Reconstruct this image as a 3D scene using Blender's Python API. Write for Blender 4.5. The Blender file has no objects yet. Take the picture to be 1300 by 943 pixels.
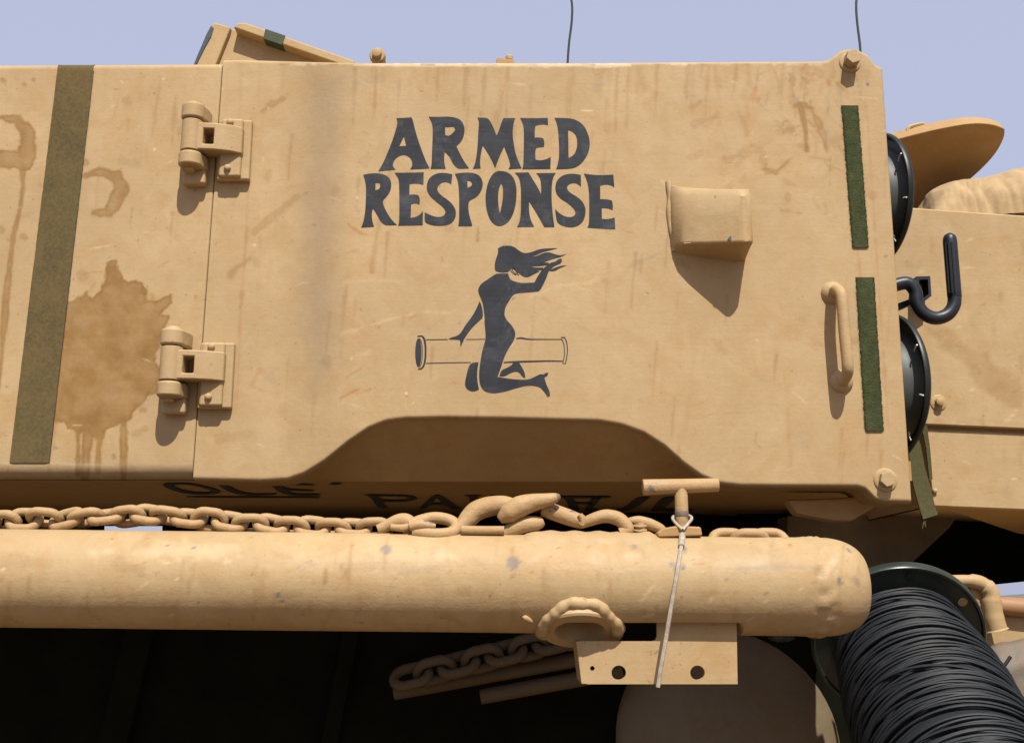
import bpy, bmesh, math, random
import numpy as np
from mathutils import Vector, Matrix, geometry

random.seed(7)
RNG = np.random.default_rng(7)
scene = bpy.context.scene
COL = scene.collection

# ------------------------------------------------------------------ camera
CAM_H = 1.6                       # eye height, a person standing by the vehicle
FPX = 1450.0                      # focal length in photo pixels (1300 wide)
PITCH = math.radians(13.0)
CXP, CYP = 650.0, 426.0           # optical centre of the photograph
cam = bpy.data.cameras.new("camera")
cam.sensor_width = 36.0
cam.lens = FPX / 1300.0 * 36.0
cam.shift_y = -(471.5 - CYP) / 1300.0
cam.clip_start = 0.05
cam.clip_end = 6000
cam_o = bpy.data.objects.new("camera", cam)
COL.objects.link(cam_o)
cam_o.location = (0, 0, CAM_H)
cam_o.rotation_euler = (math.pi / 2 + PITCH, 0, 0)
scene.camera = cam_o

# ------------------------------------------------------------------ sky, sun, exposure
SUN_EL, SUN_AZ = math.radians(54.5), math.radians(14.0)   # azimuth: to the right of straight behind the camera
to_sun = Vector((math.sin(SUN_AZ) * math.cos(SUN_EL), -math.cos(SUN_AZ) * math.cos(SUN_EL), math.sin(SUN_EL)))
world = bpy.data.worlds.new("World")
scene.world = world
world.use_nodes = True
wn = world.node_tree
for n in list(wn.nodes):
    wn.nodes.remove(n)
sky = wn.nodes.new("ShaderNodeTexSky")
sky.sky_type = 'NISHITA'
sky.sun_disc = False
sky.sun_elevation = SUN_EL
sky.sun_rotation = math.pi - SUN_AZ
sky.altitude = 50
sky.air_density = 1.0
sky.dust_density = 5.0
sky.ozone_density = 3.0
hue = wn.nodes.new("ShaderNodeMixRGB")
hue.blend_type = 'MIX'              # even dust haze over the whole sky
hue.inputs[0].default_value = 0.78
hue.inputs[2].default_value = (4.15, 4.38, 5.75, 1)
bg = wn.nodes.new("ShaderNodeBackground")
bg.inputs[1].default_value = 0.10
wo = wn.nodes.new("ShaderNodeOutputWorld")
wn.links.new(sky.outputs[0], hue.inputs[1])
wn.links.new(hue.outputs[0], bg.inputs[0])
wn.links.new(bg.outputs[0], wo.inputs[0])
sun = bpy.data.lights.new("sun", 'SUN')
sun.energy = 5.0
sun.angle = math.radians(0.53)
sun.color = (1.0, 0.95, 0.86)
sun_o = bpy.data.objects.new("sun", sun)
COL.objects.link(sun_o)
sun_o.location = (2, -4, 8)
sun_o.rotation_euler = (-to_sun).to_track_quat('-Z', 'Y').to_euler()
vs = scene.view_settings
vs.view_transform = 'Standard'
vs.look = 'None'
vs.exposure = 0.48
vs.gamma = 1.0
vs.use_curve_mapping = False

# ------------------------------------------------------------------ measuring helpers
_c, _s = math.cos(PITCH), math.sin(PITCH)

def ray(px, py):
    dx, up = (px - CXP) / FPX, (CYP - py) / FPX
    return dx, _c - up * _s, _s + up * _c

def P(px, py, Y):
    """point of the plane at distance Y that the photo shows at (px, py)"""
    dx, fy, fz = ray(px, py)
    t = Y / fy
    return Vector((dx * t, Y, CAM_H + fz * t))

def PZ(px, py, Z):
    dx, fy, fz = ray(px, py)
    t = (Z - CAM_H) / fz
    return Vector((dx * t, fy * t, Z))

def proj(co):
    co = np.asarray(co, float)
    x, y, z = co[..., 0], co[..., 1], co[..., 2] - CAM_H
    fw = y * _c + z * _s
    up = -y * _s + z * _c
    return CXP + FPX * x / fw, CYP - FPX * up / fw

# ------------------------------------------------------------------ numpy noise and marks
def vnoise(x, y, seed=0):
    xi, yi = np.floor(x).astype(np.int64), np.floor(y).astype(np.int64)
    xf, yf = x - xi, y - yi
    u, v = xf * xf * (3 - 2 * xf), yf * yf * (3 - 2 * yf)
    def h(a, b):
        n = (a * 374761393 + b * 668265263 + seed * 1442695) & 0x7fffffff
        n = ((n ^ (n >> 13)) * 1274126177) & 0x7fffffff
        return ((n ^ (n >> 16)) & 0xffff) / 65535.0
    return (h(xi, yi) * (1 - u) + h(xi + 1, yi) * u) * (1 - v) + (h(xi, yi + 1) * (1 - u) + h(xi + 1, yi + 1) * u) * v

def fbm(x, y, seed=0, o=4):
    r, a, t = 0, 1.0, 0
    for i in range(o):
        r = r + a * vnoise(x * 2 ** i, y * 2 ** i, seed + i * 17)
        t += a
        a *= 0.5
    return r / t - 0.5

def sstep(a, b, x):
    t = np.clip((x - a) / (b - a), 0, 1)
    return t * t * (3 - 2 * t)

def sdf_poly(px, py, pts):
    pts = np.array(pts, float)
    d = np.full(px.shape, 1e9)
    inside = np.zeros(px.shape, bool)
    n = len(pts)
    for i in range(n):
        x0, y0 = pts[i]
        x1, y1 = pts[(i + 1) % n]
        ex, ey = x1 - x0, y1 - y0
        L = ex * ex + ey * ey + 1e-9
        t = np.clip(((px - x0) * ex + (py - y0) * ey) / L, 0, 1)
        d = np.minimum(d, np.hypot(px - x0 - t * ex, py - y0 - t * ey))
        c = ((y0 > py) != (y1 > py)) & (px < (x1 - x0) * (py - y0) / (y1 - y0 + 1e-12) + x0)
        inside ^= c
    return np.where(inside, -d, d)

def sdf_line(px, py, pts):
    """pts: (x, y, width)"""
    d = np.full(px.shape, 1e9)
    for (x0, y0, w0), (x1, y1, w1) in zip(pts[:-1], pts[1:]):
        ex, ey = x1 - x0, y1 - y0
        L = ex * ex + ey * ey + 1e-9
        t = np.clip(((px - x0) * ex + (py - y0) * ey) / L, 0, 1)
        d = np.minimum(d, np.hypot(px - x0 - t * ex, py - y0 - t * ey) - 0.5 * (w0 + t * (w1 - w0)))
    return d

def cr(pts, ox, oy, s):
    """coordinates read off an enlarged crop -> photo coordinates"""
    return [(ox + p[0] / s, oy + p[1] / s) + tuple(q / s for q in p[2:]) for p in pts]

# ------------------------------------------------------------------ materials
MATS = {}

class NT:
    def __init__(self, name):
        self.m = bpy.data.materials.new(name)
        self.m.use_nodes = True
        self.t = self.m.node_tree
        self.b = self.t.nodes["Principled BSDF"]
        MATS[name] = self.m

    def n(self, typ, **kw):
        nd = self.t.nodes.new(typ)
        for k, v in kw.items():
            setattr(nd, k, v)
        return nd

    def l(self, a, b):
        self.t.links.new(a, b)

    def coords(self, scale=(1, 1, 1)):
        tc = self.n("ShaderNodeTexCoord")
        mp = self.n("ShaderNodeMapping")
        mp.inputs["Scale"].default_value = scale
        self.l(tc.outputs["Object"], mp.inputs["Vector"])
        return mp.outputs[0]

    def noise(self, scale, detail=5, rough=0.55, sc=(1, 1, 1), dist=0.0):
        nd = self.n("ShaderNodeTexNoise")
        nd.inputs["Scale"].default_value = scale
        nd.inputs["Detail"].default_value = detail
        nd.inputs["Roughness"].default_value = rough
        nd.inputs["Distortion"].default_value = dist
        self.l(self.coords(sc), nd.inputs["Vector"])
        return nd.outputs["Fac"]

    def ramp(self, fac, lo, hi, a=0.0, b=1.0):
        r = self.n("ShaderNodeMapRange")
        r.inputs["From Min"].default_value = lo
        r.inputs["From Max"].default_value = hi
        r.inputs["To Min"].default_value = a
        r.inputs["To Max"].default_value = b
        r.clamp = True
        self.l(fac, r.inputs["Value"])
        return r.outputs[0]

    def mul(self, a, b):
        m = self.n("ShaderNodeMath", operation='MULTIPLY')
        for i, v in enumerate((a, b)):
            if isinstance(v, (int, float)):
                m.inputs[i].default_value = v
            else:
                self.l(v, m.inputs[i])
        return m.outputs[0]

    def add(self, a, b):
        m = self.n("ShaderNodeMath", operation='ADD')
        for i, v in enumerate((a, b)):
            if isinstance(v, (int, float)):
                m.inputs[i].default_value = v
            else:
                self.l(v, m.inputs[i])
        return m.outputs[0]

    def mix(self, fac, a, b, mode='MIX'):
        m = self.n("ShaderNodeMixRGB", blend_type=mode)
        if isinstance(fac, (int, float)):
            m.inputs[0].default_value = fac
        else:
            self.l(fac, m.inputs[0])
        for i, v in ((1, a), (2, b)):
            if isinstance(v, (tuple, list)):
                m.inputs[i].default_value = tuple(v) + ((1,) if len(v) == 3 else ())
            else:
                self.l(v, m.inputs[i])
        return m.outputs[0]

    def bump(self, h, strength, dist, prev=None):
        b = self.n("ShaderNodeBump")
        b.inputs["Strength"].default_value = strength
        b.inputs["Distance"].default_value = dist
        self.l(h, b.inputs["Height"])
        if prev is not None:
            self.l(prev, b.inputs["Normal"])
        return b.outputs[0]

    def out(self, col, rough, normal=None, metal=0.0, spec=0.5):
        if isinstance(col, tuple):
            self.b.inputs["Base Color"].default_value = col + (1,)
        else:
            self.l(col, self.b.inputs["Base Color"])
        if isinstance(rough, (int, float)):
            self.b.inputs["Roughness"].default_value = rough
        else:
            self.l(rough, self.b.inputs["Roughness"])
        if normal is not None:
            self.l(normal, self.b.inputs["Normal"])
        self.b.inputs["Metallic"].default_value = metal
        self.b.inputs["Specular IOR Level"].default_value = spec
        return self.m


SAND = (0.370, 0.260, 0.135)

def paint_mat(name, base=SAND, lump=0.4, chips=0.0, rough=0.62):
    k = NT(name)
    big = k.noise(3.2, 6, 0.6)
    mid = k.noise(17, 6, 0.65, dist=0.6)
    fine = k.noise(120, 4, 0.6)
    streak = k.noise(9, 5, 0.6, sc=(2.6, 2.6, 0.22))
    brush = k.noise(26, 4, 0.6, sc=(0.35, 0.06, 6.0))
    c = k.mix(k.ramp(big, 0.35, 0.68), tuple(v * 0.90 for v in base), tuple(v * 1.08 for v in base))
    c = k.mix(k.ramp(mid, 0.42, 0.66, 0, 0.6), c, (base[0] * 0.86, base[1] * 0.80, base[2] * 0.70))
    c = k.mix(k.ramp(streak, 0.55, 0.75, 0, 0.30), c, (base[0] * 0.90, base[1] * 0.78, base[2] * 0.60))
    c = k.mix(k.ramp(brush, 0.5, 0.75, 0, 0.12), c, (base[0] * 1.1, base[1] * 1.10, base[2] * 1.12))
    c = k.mix(k.ramp(fine, 0.3, 0.7, 0, 0.25), c, tuple(v * 0.86 for v in base))
    blot = k.noise(7.5, 9, 0.72, dist=1.2)
    c = k.mix(k.ramp(blot, 0.50, 0.68, 0, 0.6), c, (base[0] * 0.88, base[1] * 0.74, base[2] * 0.56))
    dust = k.noise(11, 8, 0.7, sc=(1, 1, 0.7), dist=0.8)
    c = k.mix(k.ramp(dust, 0.56, 0.72, 0, 0.35), c, (base[0] * 1.18, base[1] * 1.20, base[2] * 1.28))
    # fine dark specks and rusty freckles
    sp = k.noise(95, 2, 0.5)
    c = k.mix(k.ramp(sp, 0.70, 0.76, 0, 0.55), c, (0.20, 0.11, 0.045))
    at = k.n("ShaderNodeAttribute", attribute_name="wear")
    sep = k.n("ShaderNodeSeparateColor")
    k.l(at.outputs["Color"], sep.inputs[0])
    at2 = k.n("ShaderNodeAttribute", attribute_name="wear_and_light")
    sep2 = k.n("ShaderNodeSeparateColor")
    k.l(at2.outputs["Color"], sep2.inputs[0])
    stain_c = k.mix(k.ramp(k.noise(28, 5, 0.65), 0.3, 0.7), (0.180, 0.092, 0.026), (0.240, 0.135, 0.043))
    c = k.mix(sep.outputs[0], c, stain_c)
    c = k.mix(sep.outputs[1], c, (0.30, 0.125, 0.04))
    c = k.mix(sep2.outputs[0], c, (0.52, 0.40, 0.25))
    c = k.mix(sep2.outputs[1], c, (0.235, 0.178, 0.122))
    c = k.mix(sep.outputs[2], c, (0.075, 0.085, 0.11))
    if chips:
        cn = k.noise(24, 6, 0.7, dist=0.4)
        c = k.mix(k.ramp(cn, 0.72 - chips * 0.03, 0.74 - chips * 0.03, 0, 0.85), c, (0.085, 0.09, 0.11))
    h = k.add(k.mul(mid, 0.5), k.add(k.mul(brush, 0.22), k.mul(fine, 0.40)))
    nb = k.bump(h, lump, 0.004)
    nb = k.bump(k.noise(330, 3, 0.6), 0.25, 0.0008, nb)
    r = k.ramp(mid, 0.3, 0.7, rough - 0.08, rough + 0.1)
    return k.out(c, r, nb, spec=0.22)

paint_mat("sand_paint", lump=0.22)
paint_mat("sand_paint_thick", (0.37, 0.262, 0.138), lump=0.3, rough=0.55)
paint_mat("sand_paint_chain", (0.345, 0.228, 0.113), lump=0.7, chips=3.2, rough=0.55)
paint_mat("sand_paint_dark", (0.34, 0.212, 0.090), lump=0.3)  # darker copy of the sand paint, shade of undersides and recesses coloured in

def simple(name, col, rough, var=0.25, scale=30, bump=0.2, bdist=0.002, metal=0, spec=0.5, col2=None, sc=(1, 1, 1)):
    k = NT(name)
    nz = k.noise(scale, 6, 0.6, sc)
    c2 = col2 if col2 else tuple(v * (1 - var) for v in col)
    c = k.mix(k.ramp(nz, 0.3, 0.7), col, c2)
    nb = k.bump(k.noise(scale * 3, 4, 0.6, sc), bump, bdist)
    return k.out(c, rough, nb, metal, spec)

simple("black_plastic", (0.013, 0.016, 0.014), 0.42, 0.3, 18, 0.1, spec=0.3)
simple("black_rubber", (0.014, 0.018, 0.024), 0.42, 0.4, 40, 0.15, spec=0.35)
simple("reel_grey", (0.055, 0.062, 0.058), 0.55, 0.3, 18, 0.1)
simple("drum_green", (0.016, 0.022, 0.018), 0.30, 0.45, 20, 0.12, col2=(0.024, 0.032, 0.025), spec=0.35)
simple("black_wire", (0.014, 0.016, 0.019), 0.6, 0.4, 60, 0.1, spec=0.28)
paint_mat("shade_brown", (0.085, 0.060, 0.034), lump=0.5)  # sand paint darkened: shade under the tube is put into the colour
paint_mat("shade_tan", (0.14, 0.108, 0.068), lump=0.3)  # tan darkened so the housing carries its shade in the colour
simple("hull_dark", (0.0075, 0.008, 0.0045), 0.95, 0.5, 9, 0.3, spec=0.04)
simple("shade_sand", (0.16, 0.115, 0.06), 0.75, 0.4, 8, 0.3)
simple("pale_tie", (0.75, 0.68, 0.58), 0.6)
simple("bare_steel", (0.42, 0.44, 0.47), 0.32, 0.4, 60, 0.2, metal=0.9)
simple("wood", (0.32, 0.16, 0.065), 0.6, 0.4, 40, 0.3, sc=(0.2, 1, 1))
simple("green_patch", (0.035, 0.05, 0.022), 0.75, 0.3, 60, 0.3)
simple("navy_chip", (0.03, 0.045, 0.06), 0.5)
simple("antenna_wire", (0.025, 0.028, 0.03), 0.5)
simple("lanyard_wire", (0.40, 0.33, 0.25), 0.5, 0.4, 120, 0.4)
simple("tarp_dark", (0.10, 0.10, 0.085), 0.7, 0.5, 45, 0.5, col2=(0.15, 0.085, 0.045), sc=(2, 2, 0.6))
simple("ground_sand", (0.150, 0.100, 0.052), 0.9, 0.2, 2.0, 0.4, 0.02)
simple("hill_haze", (0.11, 0.125, 0.105), 0.95, 0.3, 0.02, 0.2)
simple("strap_olive", (0.075, 0.068, 0.032), 0.95, 0.3, 180, 0.6, 0.001, spec=0.08)
simple("canvas", (0.37, 0.262, 0.145), 0.95, 0.25, 25, 0.4, 0.003, spec=0.1)
simple("pale_sill", (0.16, 0.155, 0.15), 0.7, 0.2)

# painted black lettering: brushed slate paint with worn places
k = NT("slate_paint")
c = k.mix(k.ramp(k.noise(22, 6, 0.65), 0.35, 0.7), (0.014, 0.016, 0.021), (0.027, 0.029, 0.036))
c = k.mix(k.ramp(k.noise(14, 6, 0.75, dist=0.8), 0.52, 0.72, 0, 0.6), c, (0.070, 0.073, 0.083))
c = k.mix(k.ramp(k.noise(48, 6, 0.78, dist=1.0), 0.675, 0.71, 0, 0.9), c, (0.33, 0.24, 0.13))
k.out(c, 0.7, k.bump(k.noise(26, 4, 0.6, (0.35, 0.35, 6)), 0.15, 0.003), spec=0.25)
k = NT("faded_black")
k.out(k.mix(k.ramp(k.noise(12, 4), 0.4, 0.7), (0.02, 0.018, 0.012), (0.045, 0.038, 0.025)), 0.8)
# olive tape band: woven, dirty
k = NT("olive_tape")
c = k.mix(k.ramp(k.noise(11, 6, 0.7), 0.3, 0.7), (0.112, 0.078, 0.033), (0.072, 0.060, 0.030))
c = k.mix(k.ramp(k.noise(7, 7, 0.75, (1, 1, 0.6), 0.6), 0.48, 0.68, 0, 0.85), c, (0.052, 0.044, 0.024))
c = k.mix(k.ramp(k.noise(150, 3, 0.6), 0.35, 0.7, 0, 0.5), c, (0.15, 0.105, 0.042))
k.out(c, 0.95, k.bump(k.noise(260, 3, 0.6), 0.35, 0.0015), spec=0.08)
k = NT("hook_fuzz")
c = k.mix(k.ramp(k.noise(70, 6, 0.7), 0.3, 0.7), (0.035, 0.046, 0.018), (0.072, 0.080, 0.035))
c = k.mix(k.ramp(k.noise(9, 5, 0.6), 0.5, 0.75, 0, 0.6), c, (0.12, 0.105, 0.055))
k.out(c, 0.95, k.bump(k.noise(420, 4, 0.7), 1.0, 0.004), spec=0.08)

# ------------------------------------------------------------------ mesh helpers
class MB:
    def __init__(self):
        self.v, self.f = [], []

    def add(self, vs, fs):
        o = len(self.v)
        self.v += [tuple(p) for p in vs]
        self.f += [tuple(i + o for i in f) for f in fs]
        return self

    def box(self, c, size, rot=None):
        hx, hy, hz = [s / 2 for s in size]
        vs = [Vector((x, y, z)) for x in (-hx, hx) for y in (-hy, hy) for z in (-hz, hz)]
        if rot is not None:
            vs = [rot @ p for p in vs]
        c = Vector(c)
        return self.add([p + c for p in vs], [(0, 1, 3, 2), (4, 6, 7, 5), (0, 4, 5, 1), (2, 3, 7, 6), (0, 2, 6, 4), (1, 5, 7, 3)])

    def hexa(self, a, b):
        """two quads (lists of 4 points) joined into a solid"""
        return self.prism(a, b)

    def prism(self, a, b):
        n = len(a)
        fs = [tuple(range(n))[::-1], tuple(range(n, 2 * n))]
        for i in range(n):
            j = (i + 1) % n
            fs.append((i, j, n + j, n + i))
        return self.add(list(a) + list(b), fs)

    def tube(self, path, rad, n=12, closed=False, caps=True, squash=None):
        path = [Vector(p) for p in path]
        m = len(path)
        if isinstance(rad, (int, float)):
            rad = [rad] * m
        tan = []
        for i in range(m):
            if closed:
                t = path[(i + 1) % m] - path[i - 1]
            else:
                t = path[min(i + 1, m - 1)] - path[max(i - 1, 0)]
            tan.append(t.normalized())
        up = Vector((0, 0, 1)) if abs(tan[0].z) < 0.9 else Vector((0, 1, 0))
        nx = tan[0].cross(up).normalized()
        vs = []
        for i in range(m):
            nx = (nx - tan[i] * nx.dot(tan[i])).normalized()
            ny = tan[i].cross(nx)
            for j in range(n):
                a = 2 * math.pi * j / n
                vs.append(path[i] + (nx * math.cos(a) + ny * math.sin(a)) * rad[i])
        fs = []
        for i in range(m if closed else m - 1):
            i2 = (i + 1) % m
            for j in range(n):
                j2 = (j + 1) % n
                fs.append((i * n + j, i * n + j2, i2 * n + j2, i2 * n + j))
        if caps and not closed:
            fs.append(tuple(range(n))[::-1])
            fs.append(tuple(range((m - 1) * n, m * n)))
        return self.add(vs, fs)

    def lathe(self, origin, axis, prof, n=32, closed_ends=True):
        """prof: (distance along axis, radius)"""
        axis = Vector(axis).normalized()
        up = Vector((0, 0, 1)) if abs(axis.z) < 0.9 else Vector((0, 1, 0))
        a1 = axis.cross(up).normalized()
        a2 = axis.cross(a1)
        origin = Vector(origin)
        vs, fs = [], []
        for d, r in prof:
            for j in range(n):
                t = 2 * math.pi * j / n
                vs.append(origin + axis * d + (a1 * math.cos(t) + a2 * math.sin(t)) * max(r, 1e-5))
        for i in range(len(prof) - 1):
            for j in range(n):
                j2 = (j + 1) % n
                fs.append((i * n + j, i * n + j2, (i + 1) * n + j2, (i + 1) * n + j))
        if closed_ends:
            fs.append(tuple(range(n))[::-1])
            fs.append(tuple(range((len(prof) - 1) * n, len(prof) * n)))
        return self.add(vs, fs)


def fix_normals(me):
    bm = bmesh.new()
    bm.from_mesh(me)
    bmesh.ops.recalc_face_normals(bm, faces=bm.faces)
    bm.to_mesh(me)
    bm.free()

def link(name, me, mat, parent=None, smooth=35, bevel=0, label=None, segs=2, recalc=True):
    if recalc:
        fix_normals(me)
    if smooth:
        me.polygons.foreach_set("use_smooth", [True] * len(me.polygons))
        me.set_sharp_from_angle(angle=math.radians(smooth))
    if mat and not me.materials:
        me.materials.append(MATS[mat])
    o = bpy.data.objects.new(name, me)
    COL.objects.link(o)
    if parent is not None:
        setparent(o, parent)
    if bevel:
        b = o.modifiers.new("bevel", 'BEVEL')
        b.width = bevel
        b.segments = segs
        b.limit_method = 'ANGLE'
        b.angle_limit = math.radians(30)
        b.harden_normals = True
    if label:
        o["label"] = label
    return o

def wloc(o):
    return (wloc(o.parent) if o.parent else Vector((0, 0, 0))) + (Vector(o.location) if o.type == 'EMPTY' else Vector((0, 0, 0)))

def setparent(o, parent):
    o.parent = parent
    if parent.type == 'EMPTY':
        o.matrix_parent_inverse = Matrix.Translation(-wloc(parent))

def build(name, mb, mat, parent=None, **kw):
    me = bpy.data.meshes.new(name)
    me.from_pydata(mb.v, [], mb.f)
    me.validate()
    return link(name, me, mat, parent, **kw)

def tag(o, label, cat, group=None, kind=None):
    o["label"] = label
    o["category"] = cat
    if group:
        o["group"] = group
    if kind:
        o["kind"] = kind
    return o

def thing(name, loc, label, cat, group=None, parent=None):
    o = bpy.data.objects.new(name, None)
    COL.objects.link(o)
    o.empty_display_size = 0.05
    if parent is not None:
        o.parent = parent
        o.location = Vector(loc) - wloc(parent)
    else:
        o.location = loc
        tag(o, label, cat, group)
    return o

def np_mesh(name, verts, faces):
    me = bpy.data.meshes.new(name)
    me.from_pydata([tuple(v) for v in verts.tolist()], [], faces)
    return me

def grid_faces(nc, nr, flip=False):
    i = np.arange(nc - 1)[:, None] * nr + np.arange(nr - 1)[None, :]
    q = np.stack([i, i + nr, i + nr + 1, i + 1], -1).reshape(-1, 4)
    if flip:
        q = q[:, ::-1]
    return q.tolist()

def set_wear_and_light(me, wear, wear_and_light):
    for nm, arr in (("wear", wear), ("wear_and_light", wear_and_light)):
        a = me.color_attributes.new(nm, 'FLOAT_COLOR', 'POINT')
        full = np.ones((len(me.vertices), 4), np.float32)
        full[:, :3] = np.clip(arr, 0, 1)
        a.data.foreach_set("color", full.ravel())

def marks(px, py, stain=(), rust=(), dark=(), pale=(), grey=()):
    """wear and painted-light colours of vertices from mark outlines; entries: (kind, pts, strength, softness, raggedness)"""
    n1 = fbm(px / 9, py / 9, 3)
    n2 = fbm(px / 28, py / 28, 11)
    w = np.zeros(px.shape + (3,))
    w2 = np.zeros(px.shape + (3,))
    for arr, ch, items in ((w, 0, stain), (w, 1, rust), (w, 2, dark), (w2, 0, pale), (w2, 1, grey)):
        for kd, pts, st, soft, rag in items:
            xs = [p[0] for p in pts]
            ys = [p[1] for p in pts]
            mg = 14 + rag * 2 + soft + max([p[2] for p in pts] if kd == 'l' else [0])
            sel = np.nonzero((px > min(xs) - mg) & (px < max(xs) + mg) & (py > min(ys) - mg) & (py < max(ys) + mg))[0]
            if not len(sel):
                continue
            qx, qy = px[sel], py[sel]
            d = sdf_poly(qx, qy, pts) if kd == 'p' else sdf_line(qx, qy, pts)
            d = d + rag * (n1[sel] * 1.3 + n2[sel])
            m = st * sstep(soft, -soft, d)
            if ch == 0 and arr is w:      # a dried tide line along the rim, uneven soak inside
                m = m * np.clip(0.92 + 0.55 * n2[sel] + 0.4 * n1[sel] + 0.45 * np.exp(-(d + 1.8) ** 2 / 3.5), 0, 1.15)
            arr[sel, ch] = np.maximum(arr[sel, ch], m)
    return w, w2

# ------------------------------------------------------------------ ground and hills
mb = MB()
R_ = 3000
mb.add([(-R_, -R_, 0), (R_, -R_, 0), (R_, R_, 0), (-R_, R_, 0)], [(0, 1, 2, 3)])
g = build("ground", mb, "ground_sand", smooth=0)
g["kind"] = "structure"
mb = MB()
hs = []
for i in range(41):
    x = -900 + i * 60
    hs.append((x, 22 + 10 * math.sin(i * 0.9) + 7 * math.sin(i * 2.3 + 1) + 14 * math.exp(-((x - 780) / 160) ** 2)))
vs_ = []
for x, h in hs:
    h *= 0.30
    vs_ += [(x, 1500, -1), (x, 1560, h * 0.75), (x, 1680, h), (x, 1900, -1)]
fs_ = []
for i in range(40):
    for j in range(3):
        a = i * 4 + j
        fs_.append((a, a + 4, a + 5, a + 1))
mb.add(vs_, fs_)
h = build("hills", mb, "hill_haze", smooth=60)
h["kind"] = "structure"

# ------------------------------------------------------------------ turret
Y0 = 2.20           # hinged panel front
YL = 2.228          # fixed panel front
YREC = 2.33         # wall behind the arch
turret = thing("turret", (0, 3.0, 1.5), "sand painted armoured turret with black ARMED RESPONSE lettering on its hinged side panel", "turret")

def colx(s, y):
    return 717 + (s - 717) * (1 + (y - 345) / 6200)

BOT = [(240, 604), (330, 606), (365, 604), (385, 597), (410, 581), (440, 556), (465, 539), (488, 530), (512, 527), (560, 526), (640, 527), (760, 530),
       (790, 535), (818, 545), (845, 562), (868, 583), (890, 599), (912, 609), (940, 612), (1088, 613), (1098, 616), (1110, 629), (1122, 632), (1160, 633)]
TOP = [(270, 80), (300, 79), (450, 83), (760, 83), (860, 82), (1040, 81), (1052, 80), (1060, 74), (1068, 68), (1078, 65.5), (1092, 67), (1103, 73), (1110, 84), (1124, 92)]

def interp(tab, x):
    return np.interp(x, [t[0] for t in tab], [t[1] for t in tab])

def door_y(px):
    """depth of the hinged panel: the flat leaf beside the hinges, then a soft joggle forward"""
    return Y0 + 0.030 * (1 - sstep(352, 452, px))

def sheet(name, s0, s1, step, topf, botf, yfun, mat, parent, r_top, r_bot, back, side_r, marksf, wob=0.0):
    ncol = int((s1 - s0) / step) + 1
    S = np.linspace(s0, s1, ncol)
    yt = topf(colx(S, 85))
    yb = botf(colx(S, 605))
    nr = int(530 / step)
    t = np.linspace(0, 1, nr)
    PY = yt[:, None] + (yb - yt)[:, None] * t[None, :]
    PX = colx(S[:, None], PY)
    Y = yfun(PX)
    if wob:
        Y = Y + wob * fbm(PX / 70, PY / 70, 21, 3)
    dx, up = (PX - CXP) / FPX, (CYP - PY) / FPX
    tt = Y / (_c - up * _s)
    V = np.stack([dx * tt, Y, CAM_H + (_s + up * _c) * tt], -1)
    # rounded rims folding back
    def rim(edge, r, sgn, ax):
        out = []
        for a in (0.35, 0.8, 1.2, math.pi / 2):
            q = edge.copy()
            q[:, ax] += sgn * r * math.sin(a)
            q[:, 1] += r * (1 - math.cos(a))
            out.append(q)
        q = out[-1].copy()
        q[:, 1] += back
        out.append(q)
        return np.stack(out, 1)
    V[:, 0, 2] -= 0
    top = rim(V[:, 0], r_top, 1, 2)[:, ::-1]
    bot = rim(V[:, -1], r_bot, -1, 2)
    V = np.concatenate([top, V, bot], 1)
    if side_r:
        right = rim(V[-1], side_r, 1, 0)
        V = np.concatenate([V, right.transpose(1, 0, 2)], 0)
    nc, nr2 = V.shape[:2]
    flat = V.reshape(-1, 3)
    me = np_mesh(name, flat, grid_faces(nc, nr2, True))
    px, py = proj(flat)
    set_wear_and_light(me, *marksf(px, py))
    return link(name, me, mat, parent, smooth=50, recalc=False)

# --- marks on the fixed panel
big = cr([(390, 90), (440, 88), (455, 150), (480, 180), (530, 170), (550, 200), (545, 245), (590, 240), (640, 220), (645, 250), (600, 290), (630, 300),
          (610, 370), (590, 440), (600, 520), (585, 590), (530, 620), (500, 660), (480, 690), (440, 705), (410, 720), (392, 760), (372, 775), (350, 750),
          (300, 735), (250, 720), (240, 690), (200, 700), (190, 600), (225, 400), (240, 250), (300, 225), (325, 210), (345, 230), (380, 200), (388, 150)], 0, 300, 2.947)
def L2(p):
    return cr(p, 0, 300, 2.947)
def L1(p):
    return cr(p, 0, 0, 2.948)
wall_stain = [('p', big, 0.92, 1.6, 7)]
for d_ in ([(463, 690, 26), (462, 790, 30), (462, 905, 22)], [(378, 740, 26), (368, 800, 20), (366, 880, 20)], [(330, 720, 50), (322, 800, 36), (318, 905, 30)], [(292, 720, 18), (292, 890, 18)]):
    wall_stain.append(('l', L2(d_), 0.8, 1.5, 3))
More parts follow.
